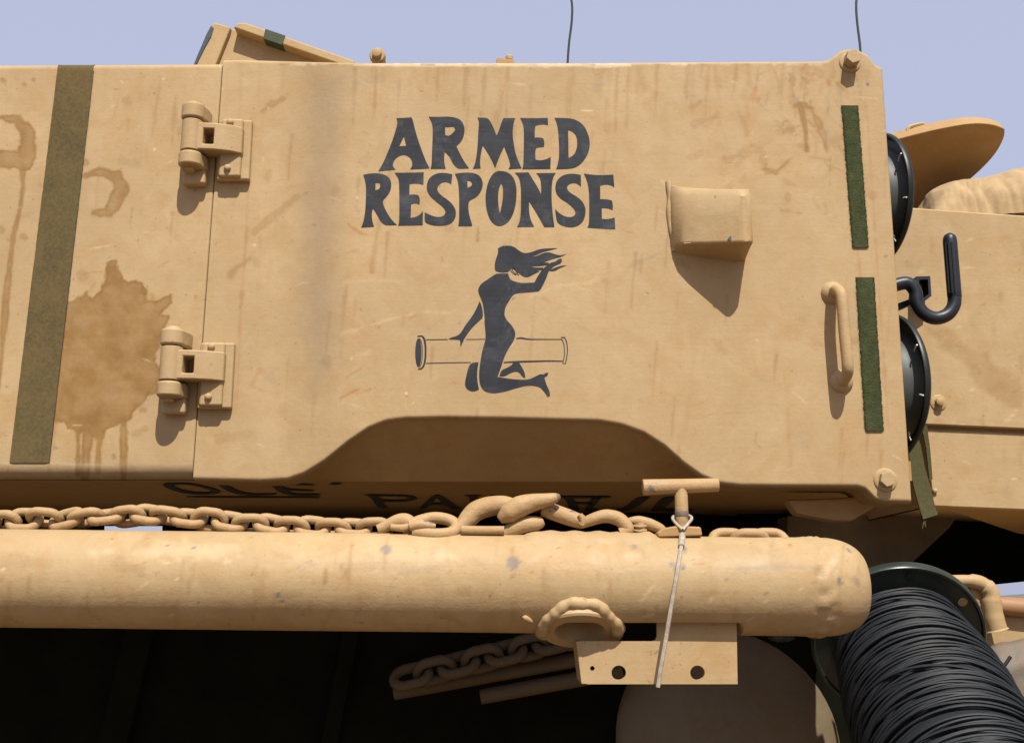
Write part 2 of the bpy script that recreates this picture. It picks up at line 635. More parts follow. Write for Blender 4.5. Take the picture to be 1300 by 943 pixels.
wall_stain += [
    ('l', L1([(318, 660, 22), (350, 648, 30), (390, 645, 36), (435, 662, 54), (455, 705, 60), (436, 760, 58), (405, 795, 44), (350, 797, 18)]), 0.75, 1.8, 5),
    ('l', L1([(-40, 440, 20), (10, 440, 22), (60, 450, 38), (98, 490, 58), (104, 550, 64), (92, 605, 70), (40, 600, 66), (-40, 590, 60)]), 0.8, 1.8, 6),
    ('l', L1([(85, 630, 26), (86, 700, 18), (72, 800, 18), (50, 880, 22), (44, 943, 20)]), 0.7, 1.5, 2.5),
    ('l', L2([(50, 0, 22), (36, 120, 18), (20, 240, 34), (18, 300, 34), (10, 400, 18), (-5, 560, 16)]), 0.7, 1.5, 2.5),
    ('l', L1([(602, 290, 8), (588, 380, 14), (570, 510, 12)]), 0.28, 3, 3),
    ('l', L1([(10, 300, 20), (16, 302, 20)]), 0.5, 2, 4), ('l', L1([(90, 315, 16), (92, 318, 16)]), 0.4, 2, 4), ('l', L1([(126, 298, 16), (127, 299, 16)]), 0.6, 1.5, 2),
    ('l', L1([(320, 600, 22), (322, 610, 22)]), 0.5, 2, 4), ('l', L1([(150, 690, 20), (152, 695, 20)]), 0.4, 2, 4),
    ('l', L1([(85, 885, 26), (95, 890, 26)]), 0.45, 2, 5), ('l', L1([(5, 855, 24), (8, 860, 24)]), 0.4, 2, 5),
    ('l', L2([(425, 820, 16), (428, 824, 16)]), 0.5, 2, 3), ('l', L2([(530, 652, 20), (545, 650, 14)]), 0.45, 2, 4), ('l', L2([(510, 740, 26), (540, 720, 18)]), 0.35, 3, 5),
    ('l', L2([(600, 110, 14), (630, 95, 14)]), 0.4, 2, 4), ('l', L2([(305, 140, 34), (310, 150, 34)]), 0.3, 4, 6)]
def wall_marks(px, py):
    rust = [('l', L2([(180, 830, 12), (188, 900, 8)]), 0.6, 2, 2), ('l', L1([(348, 250, 4), (300, 600, 4), (270, 940, 4)]), 0.25, 2, 1), ('l', L2([(250, 250, 6), (200, 800, 8)]), 0.5, 2, 2)]
    pale = [('l', L2([(0, 848, 5), (200, 850, 4), (420, 858, 6), (520, 870, 5), (640, 860, 6), (715, 862, 5)]), 0.35, 2, 3)]
    grey = [('p', [(-200, 588), (260, 588), (260, 615), (-200, 615)], 0.25, 6, 5)]
    kn = knocks(np.random.default_rng(5), (-60, 90, 262, 600), 120)
    return marks(px, py, stain=wall_stain + kn['stain'], rust=rust + kn['rust'], pale=pale + kn['pale'], grey=grey + kn['grey'], dark=kn['dark'])

def knocks(rg, box, n, dark=0.25):
    """small random chips, scratches and runs inside a photo-plane box"""
    out = dict(stain=[], rust=[], dark=[], pale=[], grey=[])
    for _ in range(n):
        x, y = rg.uniform(box[0], box[2]), rg.uniform(box[1], box[3])
        t = rg.random()
        if t < 0.30:          # scratch
            a = rg.normal(0.0, 0.5)
            L = rg.uniform(5, 30)
            out[rg.choice(['pale', 'grey', 'grey', 'rust'])].append(('l', [(x, y, 0.4), (x + L * 0.5 * math.cos(a), y + L * 0.5 * math.sin(a) + rg.normal(0, 1), rg.uniform(0.8, 1.8)), (x + L * math.cos(a), y + L * math.sin(a), 0.4)], rg.uniform(0.3, 0.7), 0.9, 0.8))
        elif t < 0.62:        # chip
            r = rg.uniform(0.8, 2.4)
            out[rg.choice(['dark', 'rust', 'rust', 'grey', 'pale'])].append(('l', [(x, y, r), (x + rg.normal(0, 1.5), y + rg.normal(0, 1.5), r)], rg.uniform(0.4, 0.9), 0.8, 1.0))
        elif t < 0.85:        # run
            L = rg.uniform(12, 70)
            out['stain'].append(('l', [(x, y, rg.uniform(2, 6)), (x - L * 0.05, y + L * 0.5, rg.uniform(1.5, 4)), (x - L * 0.08, y + L, 1.0)], rg.uniform(0.12, 0.38), 2.5, 3))
        else:                 # smudge
            w_ = rg.uniform(5, 16)
            out[rg.choice(['stain', 'grey', 'stain'])].append(('l', [(x, y, w_), (x + rg.normal(0, 12), y + rg.normal(0, 7), w_ * 0.6)], rg.uniform(0.12, 0.32), 4, 7))
    return out

def D5(p):
    return cr(p, 800, 40, 2.6)
def D4(p):
    return cr(p, 430, 300, 3.25)
def door_marks(px, py):
    stain = [
        ('l', L1([(985, 415, 20), (1020, 385, 36), (1055, 372, 18)]), 0.5, 3, 5), ('l', L2([(860, 145, 26), (885, 120, 22), (940, 80, 8)]), 0.45, 4, 5),
        ('l', L1([(950, 870, 14), (1020, 810, 30), (1110, 735, 12)]), 0.38, 4, 5), ('l', L1([(1010, 640, 20), (1000, 670, 18)]), 0.25, 4, 5),
        ('l', D5([(545, 245, 16), (572, 240, 18), (600, 255, 14)]), 0.75, 2, 4), ('l', D5([(560, 240, 18), (575, 300, 20), (580, 345, 14), (583, 392, 18)]), 0.75, 1.8, 3),
        ('l', D5([(600, 260, 12), (625, 310, 22), (640, 350, 14), (648, 395, 10)]), 0.6, 2.2, 5), ('l', D5([(520, 322, 30), (535, 325, 24)]), 0.5, 3, 5),
        ('l', D5([(525, 140, 6), (540, 225, 10)]), 0.35, 3, 3), ('l', D5([(280, 120, 16), (290, 190, 8), (300, 250, 4)]), 0.35, 4, 5),
        ('l', D5([(390, 120, 12), (395, 175, 14)]), 0.3, 4, 5), ('l', D5([(445, 455, 14), (480, 465, 18), (510, 440, 8), (535, 415, 4)]), 0.55, 2, 5),
        ('l', D5([(320, 420, 24), (370, 405, 16)]), 0.4, 4, 8), ('l', D5([(590, 415, 6), (640, 420, 6), (655, 450, 5)]), 0.4, 2, 3),
        ('l', D5([(500, 590, 10), (560, 600, 8)]), 0.4, 2.5, 5), ('l', D5([(690, 380, 14), (700, 395, 14)]), 0.4, 2, 4),
        ('l', [(507, 100, 3), (503, 180, 4), (478, 300, 4), (472, 345, 7)], 0.3, 3, 3), ('l', [(640, 110, 6), (628, 160, 10), (632, 220, 3)], 0.3, 4, 4),
        ('l', [(607, 290, 3), (606, 306, 5)], 0.4, 1.5, 1.5), ('l', [(1000, 520, 5), (1004, 590, 5)], 0.2, 4, 3),
        ('l', [(884, 420, 4), (868, 560, 6)], 0.15, 6, 4)]
    rust = [
        ('l', D4([(10, 665, 14), (50, 645, 20), (95, 625, 10)]), 0.65, 2, 4), ('l', D4([(35, 580, 12), (90, 548, 8)]), 0.55, 2, 3),
        ('l', D4([(290, 340, 8), (325, 322, 10)]), 0.5, 2, 3), ('l', cr([(45, 510, 6), (90, 540, 9), (125, 550, 4)], 430, 130, 3.25), 0.6, 1.6, 2),
        ('l', D4([(130, 100, 14), (135, 150, 16)]), 0.35, 3, 4), ('l', D4([(30, 70, 10), (80, 55, 8)]), 0.35, 2.5, 4), ('l', D4([(570, 15, 10), (572, 18, 10)]), 0.6, 1.5, 2),
        ('l', [(452, 500, 3), (470, 494, 4)], 0.5, 1.5, 2), ('l', D4([(845, 255, 12), (870, 270, 12)]), 0.35, 2, 4), ('l', [(1072, 135, 3), (1110, 545, 3)], 0.5, 2.5, 3),
        ('l', [(1100, 135, 2), (1128, 545, 2)], 0.4, 2.0, 3), ('l', [(320, 150, 3), (300, 520, 3)], 0.25, 2.0, 3), ('l', [(330, 470, 6), (318, 490, 5), (345, 500, 3)], 0.35, 3, 5)]
    pale = [
        ('l', D4([(15, 402, 9), (90, 378, 8), (200, 345, 8), (330, 312, 14), (420, 315, 8), (560, 322, 5)]), 0.26, 2.0, 5),
        ('l', D4([(790, 250, 4), (900, 205, 9), (1040, 190, 9), (1130, 150, 5)]), 0.22, 2.2, 5), ('l', D4([(20, 190, 5), (140, 180, 8), (260, 188, 4)]), 0.18, 2, 5),
        ('l', D4([(80, 490, 18), (125, 478, 8)]), 0.2, 3, 5), ('l', [(840, 230, 4), (850, 240, 5)], 0.4, 2, 2), ('l', D4([(278, 645, 9), (281, 648, 9)]), 0.9, 0.8, 0),
        ('l', [(450, 83, 3), (640, 83, 4), (800, 84, 3)], 0.8, 1.0, 2), ('l', [(700, 83, 3), (800, 83, 4)], 0.9, 1.0, 1),
        ('l', [(738, 140, 1.2), (752, 141, 1.6)], 0.9, 0.8, 0.5), ('l', [(1080, 123, 1), (1113, 125, 1)], 0.5, 0.8, 0.3)]
    grey = [
        ('p', [(398, 95), (432, 100), (428, 250), (424, 360), (418, 470), (398, 500), (385, 420), (388, 250)], 0.42, 20, 12),  # grey smear along the bend, painting in part of its shade
        ('l', D4([(1190, 130, 5), (1300, 85, 7)]), 0.6, 1.2, 1), ('l', [(800, 335, 1.5), (838, 321, 1.5)], 0.5, 1, 1), ('l', [(690, 205, 3), (775, 206, 3)], 0.35, 1.6, 2),
        ('l', [(452, 262, 5), (455, 270, 4)], 0.4, 2, 3), ('l', [(455, 205, 2), (466, 212, 2)], 0.5, 1.2, 1), ('l', [(1020, 555, 20), (1022, 560, 20)], 0.2, 10, 5)]
    dark = [('l', [(1101, 107, 3), (1102, 108, 3)], 0.9, 0.8, 0.5), ('l', [(1005, 470, 1.2), (1006, 471, 1.2)], 0.8, 0.8, 0)]
    rg = np.random.default_rng(11)
    kn = knocks(rg, (262, 84, 1150, 605), 300)
    for _ in range(46):       # dusty runs from the top edge
        x = rg.uniform(290, 1110)
        L = rg.uniform(12, 90)
        kn['stain'].append(('l', [(x, 84, rg.uniform(3, 8)), (x - 2, 84 + L * 0.5, rg.uniform(2, 6)), (x - 3, 84 + L, 1)], rg.uniform(0.12, 0.4), 3, 4))
    for _ in range(70):       # dirty corner under the top bolt
        x, y = rg.normal(1020, 38), 84 + abs(rg.normal(0, 55))
        if x < 1108:
            kn[rg.choice(['stain', 'stain', 'rust', 'grey'])].append(('l', [(x, y, rg.uniform(1, 5)), (x + rg.normal(0, 4), y + abs(rg.normal(0, 10)), rg.uniform(1, 4))], rg.uniform(0.2, 0.55), 1.6, 4))
    for _ in range(40):       # dirt smears left of the box
        x, y = rg.uniform(850, 1060), rg.uniform(90, 330)
        kn['stain'].append(('l', [(x, y, rg.uniform(3, 9)), (x + rg.normal(0, 10), y + rg.normal(0, 14), rg.uniform(2, 6))], rg.uniform(0.12, 0.35), 3, 8))
    for _ in range(60):       # knocked rim
        x = rg.uniform(290, 1050)
        kn[rg.choice(['pale', 'pale', 'grey', 'rust'])].append(('l', [(x, 82, 1.5), (x + rg.uniform(2, 22), 82.5, 1.5)], rg.uniform(0.4, 0.9), 1.2, 1.5))
    return marks(px, py, stain=stain + kn['stain'], rust=rust + kn['rust'], dark=dark + kn['dark'], pale=pale + kn['pale'], grey=grey + kn['grey'])

wall_panel = sheet("wall_panel", -190, 260.3, 1.7, lambda x: 88 - 0.006 * x, lambda x: np.full_like(x, 590.0), lambda px: np.full_like(px, YL), "sand_paint", turret,
                   0.012, 0.026, 0.05, 0.004, wall_marks, wob=0.002)
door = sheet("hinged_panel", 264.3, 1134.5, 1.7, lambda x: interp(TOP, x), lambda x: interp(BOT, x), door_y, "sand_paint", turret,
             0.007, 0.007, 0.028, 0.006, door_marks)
# left rim of the hinged panel
mb = MB()
a0, a1 = P(colx(264.3, 82), 82, Y0 + 0.031), P(colx(264.3, 604), 604, Y0 + 0.031)
mb.prism([a0, a1, a1 + Vector((0.012, 0, 0)), a0 + Vector((0.012, 0, 0))], [p + Vector((0, 0.03, 0)) for p in (a0, a1, a1 + Vector((0.012, 0, 0)), a0 + Vector((0.012, 0, 0)))])
build("panel_rim", mb, "sand_paint", turret, smooth=0)

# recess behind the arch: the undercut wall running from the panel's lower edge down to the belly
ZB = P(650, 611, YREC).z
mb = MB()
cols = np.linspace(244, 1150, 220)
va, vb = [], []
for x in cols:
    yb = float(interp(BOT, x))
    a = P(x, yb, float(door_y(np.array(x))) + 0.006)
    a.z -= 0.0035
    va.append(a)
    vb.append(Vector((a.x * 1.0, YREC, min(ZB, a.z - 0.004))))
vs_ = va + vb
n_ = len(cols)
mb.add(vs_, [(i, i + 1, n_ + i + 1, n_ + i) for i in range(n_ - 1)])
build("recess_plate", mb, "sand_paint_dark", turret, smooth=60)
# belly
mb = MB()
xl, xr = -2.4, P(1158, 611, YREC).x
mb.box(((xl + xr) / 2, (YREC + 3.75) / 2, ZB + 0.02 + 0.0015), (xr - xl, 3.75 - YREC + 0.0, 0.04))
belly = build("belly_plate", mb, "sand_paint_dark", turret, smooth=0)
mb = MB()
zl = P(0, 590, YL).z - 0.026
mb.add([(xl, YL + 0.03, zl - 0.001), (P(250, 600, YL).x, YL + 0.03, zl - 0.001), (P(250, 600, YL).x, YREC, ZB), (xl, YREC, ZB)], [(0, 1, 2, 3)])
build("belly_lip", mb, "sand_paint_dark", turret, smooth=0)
# roof, back wall and end wall of the turret
ztop = P(650, 86, Y0).z
mb = MB()
mb.box(((xl + 0.62) / 2, (2.28 + 3.75) / 2, ztop - 0.03), (0.62 - xl, 3.75 - 2.28, 0.03))
build("roof_plate", mb, "sand_paint", turret, smooth=0)
mb = MB()
mb.box(((xl + 0.62) / 2, 3.765, (ztop + ZB) / 2), (0.62 - xl, 0.03, ztop - ZB))
build("rear_wall", mb, "sand_paint", turret, smooth=0)
mb = MB()
mb.box((0.62, 3.05, (ztop + ZB) / 2), (0.03, 1.3, ztop - ZB - 0.05))
build("end_wall", mb, "sand_paint_dark", turret, smooth=0)
# turret ring below
mb = MB()
mb.lathe((0.25, 3.75, ZB + 0.001), (0, 0, -1), [(0, 0.56), (0.14, 0.56), (0.15, 0.60), (0.23, 0.60)], 64)
build("turret_ring", mb, "hull_dark", turret)

# --- painted lettering on the hinged panel
def tess(loops):
    vv = [[Vector((p[0], p[1], 0)) for p in lp] for lp in loops]
    tri = geometry.tessellate_polygon(vv)
    flat = [p for lp in loops for p in lp]
    return flat, tri

def chaikin(pts, amt=0.14):
    out = []
    n = len(pts)
    for i in range(n):
        p, q, r = pts[i - 1], pts[i], pts[(i + 1) % n]
        v1 = (p[0] - q[0], p[1] - q[1])
        v2 = (r[0] - q[0], r[1] - q[1])
        l1, l2 = math.hypot(*v1) + 1e-9, math.hypot(*v2) + 1e-9
        cosang = (v1[0] * v2[0] + v1[1] * v2[1]) / (l1 * l2)
        if cosang < -0.55:        # shallow bend: round it; sharp serif corners stay
            out.append((q[0] + v1[0] * 0.25, q[1] + v1[1] * 0.25))
            out.append((q[0] + v2[0] * 0.25, q[1] + v2[1] * 0.25))
        else:
            out.append(q)
    return out

def painted(name, loops, place, mat, parent, label=None, normal_y=True):
    loops = [chaikin(chaikin(lp)) for lp in loops]
    flat, tri = tess(loops)
    me = bpy.data.meshes.new(name)
    me.from_pydata([tuple(place(*p)) for p in flat], [], [tuple(t) for t in tri])
    bm = bmesh.new()
    bm.from_mesh(me)
    for f in bm.faces:
        f.normal_update()
        if (normal_y and f.normal.y > 0) or (not normal_y and f.normal.z > 0):
            f.normal_flip()
    bm.to_mesh(me)
    bm.free()
    return link(name, me, mat, parent, smooth=0, label=label, recalc=False)

def on_door(px, py):
    return P(px, py, Y0 - 0.0007)

def ribbon(pts, w):
    l, r = [], []
    n = len(pts)
    for i in range(n):
        p, q = pts[max(i - 1, 0)], pts[min(i + 1, n - 1)]
        dx, dy = q[0] - p[0], q[1] - p[1]
        L = math.hypot(dx, dy) + 1e-9
        ww = w if isinstance(w, (int, float)) else w[i]
        nx, ny = -dy / L * ww / 2, dx / L * ww / 2
        l.append((pts[i][0] + nx, pts[i][1] + ny))
        r.append((pts[i][0] - nx, pts[i][1] - ny))
    return l + r[::-1]

c1 = (470, 140, 9.2857)
c2 = (600, 140, 8.125)
c3 = (450, 210, 7.647)
c4 = (610, 210, 7.222)
LET = [
    ("A", c1, [[(310, 95), (400, 92), (485, 85), (500, 110), (530, 240), (580, 400), (625, 520), (665, 620), (700, 685), (600, 692), (470, 697), (490, 670), (498, 630), (490, 590), (465, 555), (430, 535), (395, 527), (350, 535), (310, 560), (280, 595), (265, 640), (270, 670), (300, 700), (210, 708), (95, 720), (150, 630), (200, 510), (250, 390), (300, 240), (325, 150)],
               [(397, 310), (425, 420), (342, 425)]]),
    ("R", c1, [[(690, 78), (800, 80), (940, 75), (1030, 95), (1080, 130), (1110, 190), (1113, 260), (1095, 330), (1060, 385), (1015, 425), (1060, 520), (1110, 610), (1165, 685), (1040, 692), (1000, 660), (965, 610), (945, 560), (910, 520), (880, 490), (872, 540), (872, 620), (890, 692), (800, 690), (712, 692), (725, 640), (728, 500), (735, 350), (738, 220), (728, 150)],
               [(882, 200), (985, 195), (1005, 230), (965, 280), (925, 305), (885, 295)]]),
    ("M", c2, [[(50, 78), (150, 78), (180, 110), (215, 180), (245, 260), (260, 240), (300, 120), (320, 82), (440, 82), (430, 110), (415, 180), (412, 270), (425, 350), (440, 440), (465, 510), (506, 600), (370, 608), (390, 570), (378, 510), (350, 440), (325, 375), (290, 450), (255, 530), (233, 600), (200, 520), (150, 430), (105, 365), (85, 450), (75, 540), (82, 600), (0, 605), (25, 560), (45, 440), (55, 330), (60, 200), (68, 120)]]),
    ("E", c2, [[(490, 80), (600, 85), (775, 80), (778, 155), (740, 145), (690, 148), (650, 160), (640, 210), (642, 285), (690, 280), (730, 292), (742, 340), (735, 380), (690, 380), (655, 390), (645, 440), (650, 510), (690, 520), (750, 510), (790, 492), (806, 485), (803, 605), (650, 608), (512, 608), (525, 560), (528, 400), (530, 250), (525, 150)]]),
    ("D", c2, [[(845, 80), (1000, 82), (1080, 105), (1150, 160), (1190, 240), (1212, 330), (1200, 430), (1150, 520), (1080, 585), (1000, 605), (860, 608), (880, 560), (895, 450), (888, 280), (875, 150)],
               [(985, 205), (1030, 220), (1070, 260), (1083, 340), (1065, 430), (1030, 475), (990, 492)]]),
    ("R", c3, [[(85, 92), (130, 82), (220, 75), (290, 88), (340, 120), (360, 180), (350, 250), (315, 300), (278, 335), (275, 370), (300, 430), (340, 500), (385, 555), (415, 578), (300, 584), (255, 545), (225, 490), (195, 440), (178, 420), (168, 470), (170, 530), (190, 595), (65, 603), (90, 540), (105, 440), (112, 300), (112, 180)],
               [(205, 170), (245, 172), (252, 205), (235, 235), (203, 240)]]),
    ("E", c3, [[(390, 72), (520, 72), (672, 68), (670, 188), (630, 178), (580, 175), (535, 182), (533, 285), (600, 282), (630, 300), (635, 350), (630, 380), (590, 365), (550, 378), (548, 450), (545, 510), (600, 500), (640, 475), (665, 440), (663, 580), (540, 583), (425, 585), (435, 540), (437, 400), (435, 250), (432, 140), (410, 100)]]),
    ("S", c3, [[(950, 90), (940, 185), (915, 165), (870, 160), (825, 180), (800, 225), (815, 265), (860, 305), (920, 345), (965, 395), (987, 450), (980, 510), (945, 560), (890, 583), (800, 587), (730, 575), (690, 555), (680, 530), (682, 455), (730, 480), (790, 502), (850, 500), (880, 475), (885, 440), (850, 395), (790, 350), (735, 300), (705, 250), (700, 190), (720, 130), (770, 90), (830, 72), (900, 75)]]),
    ("P", c3, [[(975, 82), (1060, 70), (1150, 72), (1210, 95), (1240, 140), (1248, 190), (1230, 250), (1190, 305), (1140, 330), (1108, 350), (1105, 420), (1115, 490), (1145, 580), (1140, 590), (1005, 590), (1015, 560), (1018, 400), (1015, 250), (1005, 150)],
               [(1095, 150), (1125, 150), (1145, 180), (1130, 205), (1098, 218)]]),
    ("O", c4, [[(185, 50), (250, 62), (300, 105), (328, 180), (332, 270), (320, 380), (290, 470), (245, 530), (185, 558), (135, 548), (90, 505), (60, 430), (45, 330), (50, 230), (75, 140), (115, 75), (150, 55)],
               [(190, 165), (207, 200), (208, 280), (195, 370), (178, 440), (165, 380), (160, 290), (168, 210)]]),
    ("N", c4, [[(315, 68), (440, 65), (480, 130), (530, 210), (555, 265), (558, 180), (545, 110), (510, 72), (690, 70), (665, 110), (652, 200), (652, 330), (662, 450), (678, 565), (585, 565), (555, 510), (500, 415), (445, 330), (445, 430), (460, 500), (492, 563), (335, 565), (360, 520), (372, 420), (372, 300), (370, 190), (355, 110)]]),
    ("S", c4, [[(920, 88), (922, 195), (885, 165), (840, 160), (800, 180), (790, 215), (820, 250), (880, 285), (930, 325), (960, 380), (965, 430), (950, 500), (905, 550), (840, 570), (770, 560), (715, 535), (695, 500), (685, 400), (730, 445), (780, 472), (840, 475), (868, 455), (872, 425), (850, 390), (800, 345), (740, 310), (700, 270), (685, 220), (690, 160), (725, 110), (780, 82), (850, 75)]]),
    ("E", c4, [[(948, 75), (1000, 85), (1100, 92), (1218, 85), (1228, 200), (1190, 178), (1140, 175), (1097, 185), (1098, 310), (1160, 312), (1205, 322), (1215, 370), (1212, 410), (1170, 392), (1112, 390), (1113, 490), (1160, 495), (1210, 485), (1230, 475), (1236, 585), (1120, 580), (980, 570), (995, 540), (998, 400), (997, 280), (985, 160)]]),
]
for ch, cc, loops in LET:
    painted("painted_letter", [cr(lp, *cc) for lp in loops], on_door, "slate_paint", door, "black painted letter " + ch)

# --- painted kneeling figure
f5 = (570, 300, 7.856)
f6 = (510, 390, 5.909)
def F5(p):
    return cr(p, *f5)
def F6(p):
    return cr(p, *f6)
painted("painted_hair", [F5([(490, 120), (530, 95), (600, 92), (650, 105), (700, 145), (750, 172), (820, 160), (900, 128), (980, 120), (1090, 118), (1000, 140), (925, 158), (870, 188), (800, 205), (870, 200), (940, 165), (1000, 158), (1060, 180), (1110, 192), (1172, 176), (1110, 208), (1070, 215), (1040, 225), (990, 240), (940, 262), (995, 262), (1000, 282), (930, 295), (810, 300), (850, 312), (940, 312), (935, 335), (850, 340), (905, 348), (850, 375), (780, 412), (730, 395), (690, 360), (650, 330), (620, 320), (600, 345), (585, 356), (530, 360), (480, 352), (458, 338), (455, 280), (470, 220), (490, 170)])],
        on_door, "slate_paint", door)
painted("painted_hair", [F5([(1000, 335), (1060, 312), (1120, 292), (1175, 290), (1110, 312), (1060, 345), (1010, 348)])], on_door, "slate_paint", door)
for pts in ([(625, 325), (640, 350), (665, 372), (700, 388)], [(640, 310), (660, 330), (668, 350), (690, 372)], [(610, 335), (640, 372), (670, 386)]):
    painted("painted_curl", [ribbon(F5(pts), 0.8)], on_door, "slate_paint", door)
painted("painted_body", [
    F5([(480, 370), (590, 370), (600, 410), (620, 438), (680, 458), (740, 468), (800, 462), (850, 462), (890, 390), (930, 330), (965, 300), (990, 285), (1012, 262), (1060, 255), (1090, 228), (1122, 222), (1128, 250), (1110, 272), (1060, 290), (1020, 320), (995, 345), (965, 430), (930, 500), (900, 548), (850, 552), (760, 560), (680, 565), (640, 580), (600, 640), (570, 690), (555, 740), (552, 790), (575, 830)])
    + F6([(790, 100), (830, 140), (858, 200), (835, 260), (800, 310), (770, 370), (745, 450), (718, 522), (800, 535), (900, 545), (960, 540), (1010, 515), (1040, 500), (1065, 505), (1080, 490), (1100, 492), (1092, 515), (1070, 525), (1085, 580), (1110, 630), (1112, 665), (1095, 672), (1075, 640), (1040, 600), (1000, 588), (940, 585), (860, 605), (780, 630), (700, 645), (640, 638), (602, 612), (582, 560), (580, 480), (592, 390), (608, 310), (630, 240), (628, 180), (620, 100)])
    + F5([(358, 830), (350, 760), (343, 700), (332, 650), (310, 600), (290, 550), (295, 510), (330, 465), (400, 420), (450, 385)])], on_door, "slate_paint", door)
painted("painted_arm", [F5([(306, 645), (325, 690), (336, 740), (340, 800)]) + F6([(598, 88), (560, 120), (512, 170), (478, 222), (462, 250), (442, 298), (438, 245), (400, 241), (350, 240), (365, 228), (412, 216), (442, 196), (480, 130), (522, 78), (556, 20)])], on_door, "slate_paint", door)
painted("painted_leg", [F6([(522, 415), (576, 412), (566, 480), (566, 550), (580, 615), (555, 628), (520, 630), (485, 610), (472, 575), (485, 510), (500, 450)])], on_door, "slate_paint", door)
painted("painted_foot", [F6([(748, 470), (790, 455), (828, 432), (835, 414), (880, 414), (900, 445), (925, 495), (926, 530), (910, 525), (880, 485), (850, 480), (810, 495), (772, 518), (732, 517)])], on_door, "slate_paint", door)
painted("painted_tube_mouth", [F6([(125 + 24 * math.cos(a), 340 + 108 * math.sin(a)) for a in [i * math.pi / 12 for i in range(24)]])], on_door, "slate_paint", door)
for pts, w in (([(118, 218), (150, 213), (170, 235), (179, 290), (179, 370), (170, 430), (148, 462), (122, 462)], [8, 12, 16, 14, 14, 14, 12, 8]),
               ([(135, 232), (152, 270), (158, 340), (152, 410), (135, 450)], 5),
               ([(182, 243), (345, 241)], 5), ([(484, 240), (560, 240), (625, 238)], 4), ([(860, 234), (900, 228), (940, 240), (1060, 240), (1205, 240)], [8, 12, 8, 5, 5]),
               ([(182, 420), (300, 416), (518, 413)], 5), ([(765, 413), (880, 407), (1000, 405), (1100, 401), (1212, 404)], [8, 12, 10, 9, 6]),
               ([(1195, 226), (1222, 226), (1238, 260), (1244, 310), (1240, 370), (1226, 424), (1205, 416)], 7),
               ([(1200, 238), (1216, 270), (1222, 320), (1220, 370), (1210, 405)], 6)):
    q = F6(pts)
    ww = [x / f6[2] for x in w] if isinstance(w, list) else w / f6[2]
    painted("painted_stroke", [ribbon(q, ww)], on_door, "slate_paint", door)

# --- faded lettering on the belly, facing the ground
def on_belly(px, py):
    return PZ(px, py, ZB - 0.0012)
u7 = (180, 590, 4.643)
BEL = [("O", [cr([(120, 122), (150, 106), (220, 104), (330, 118), (430, 142), (468, 160), (440, 172), (370, 178), (270, 172), (180, 152)], *u7),
              cr([(182, 122), (230, 113), (320, 124), (400, 148), (415, 161), (360, 166), (280, 160), (210, 142)], *u7)]),
       ("L", [cr([(432, 110), (480, 110), (600, 172), (780, 172), (800, 166), (788, 181), (550, 182)], *u7)]),
       ("E", [cr([(750, 110), (1010, 115), (1022, 125), (960, 121), (815, 118), (852, 145), (1010, 150), (1010, 157), (866, 153), (885, 172), (1040, 172), (1060, 178), (1020, 182), (830, 182)], *u7)]),
       ("apostrophe", [cr([(1100, 119), (1130, 107), (1190, 110), (1150, 119)], *u7)]),
       ("underline", [cr([(260, 187), (1050, 190), (1050, 196), (270, 194)], *u7)]),
       ("P", [[(460, 628), (515, 628.5), (528, 631), (530, 634), (515, 637), (486, 637.5), (492, 645), (480, 645), (470, 630)], [(480, 630), (512, 630.3), (522, 632.5), (512, 635), (484, 635)]]),
       ("A", [[(532, 646), (550, 628.5), (560, 628.5), (584, 646), (572, 646), (564, 641), (545, 641), (540, 646)], [(548, 638.5), (561, 638.5), (555, 632)]]),
       ("I", [[(588, 629), (613, 629), (606, 631), (609, 644), (597, 644), (596, 631)]]),
       ("N", [[(622, 629), (634, 629), (658, 642), (656, 629), (664, 629), (668, 648), (660, 648), (632, 633), (636, 648), (628, 648)]]),
       ("F", [[(708, 630), (776, 630), (774, 632.5), (728, 632.5), (730, 638), (752, 638), (752, 640), (732, 640), (736, 648), (724, 648), (718, 633)]]),
       ("U", [[(752, 631), (764, 631), (752, 645), (760, 648), (792, 647), (808, 631), (826, 631), (800, 650), (752, 651), (742, 648)]]),
       ("L", [[(840, 631), (860, 631), (842, 646), (880, 646), (878, 649), (826, 649)]])]
for ch, loops in BEL:
    painted("belly_letter", loops, on_belly, "faded_black", belly, "faded black belly lettering, " + ch, normal_y=False)

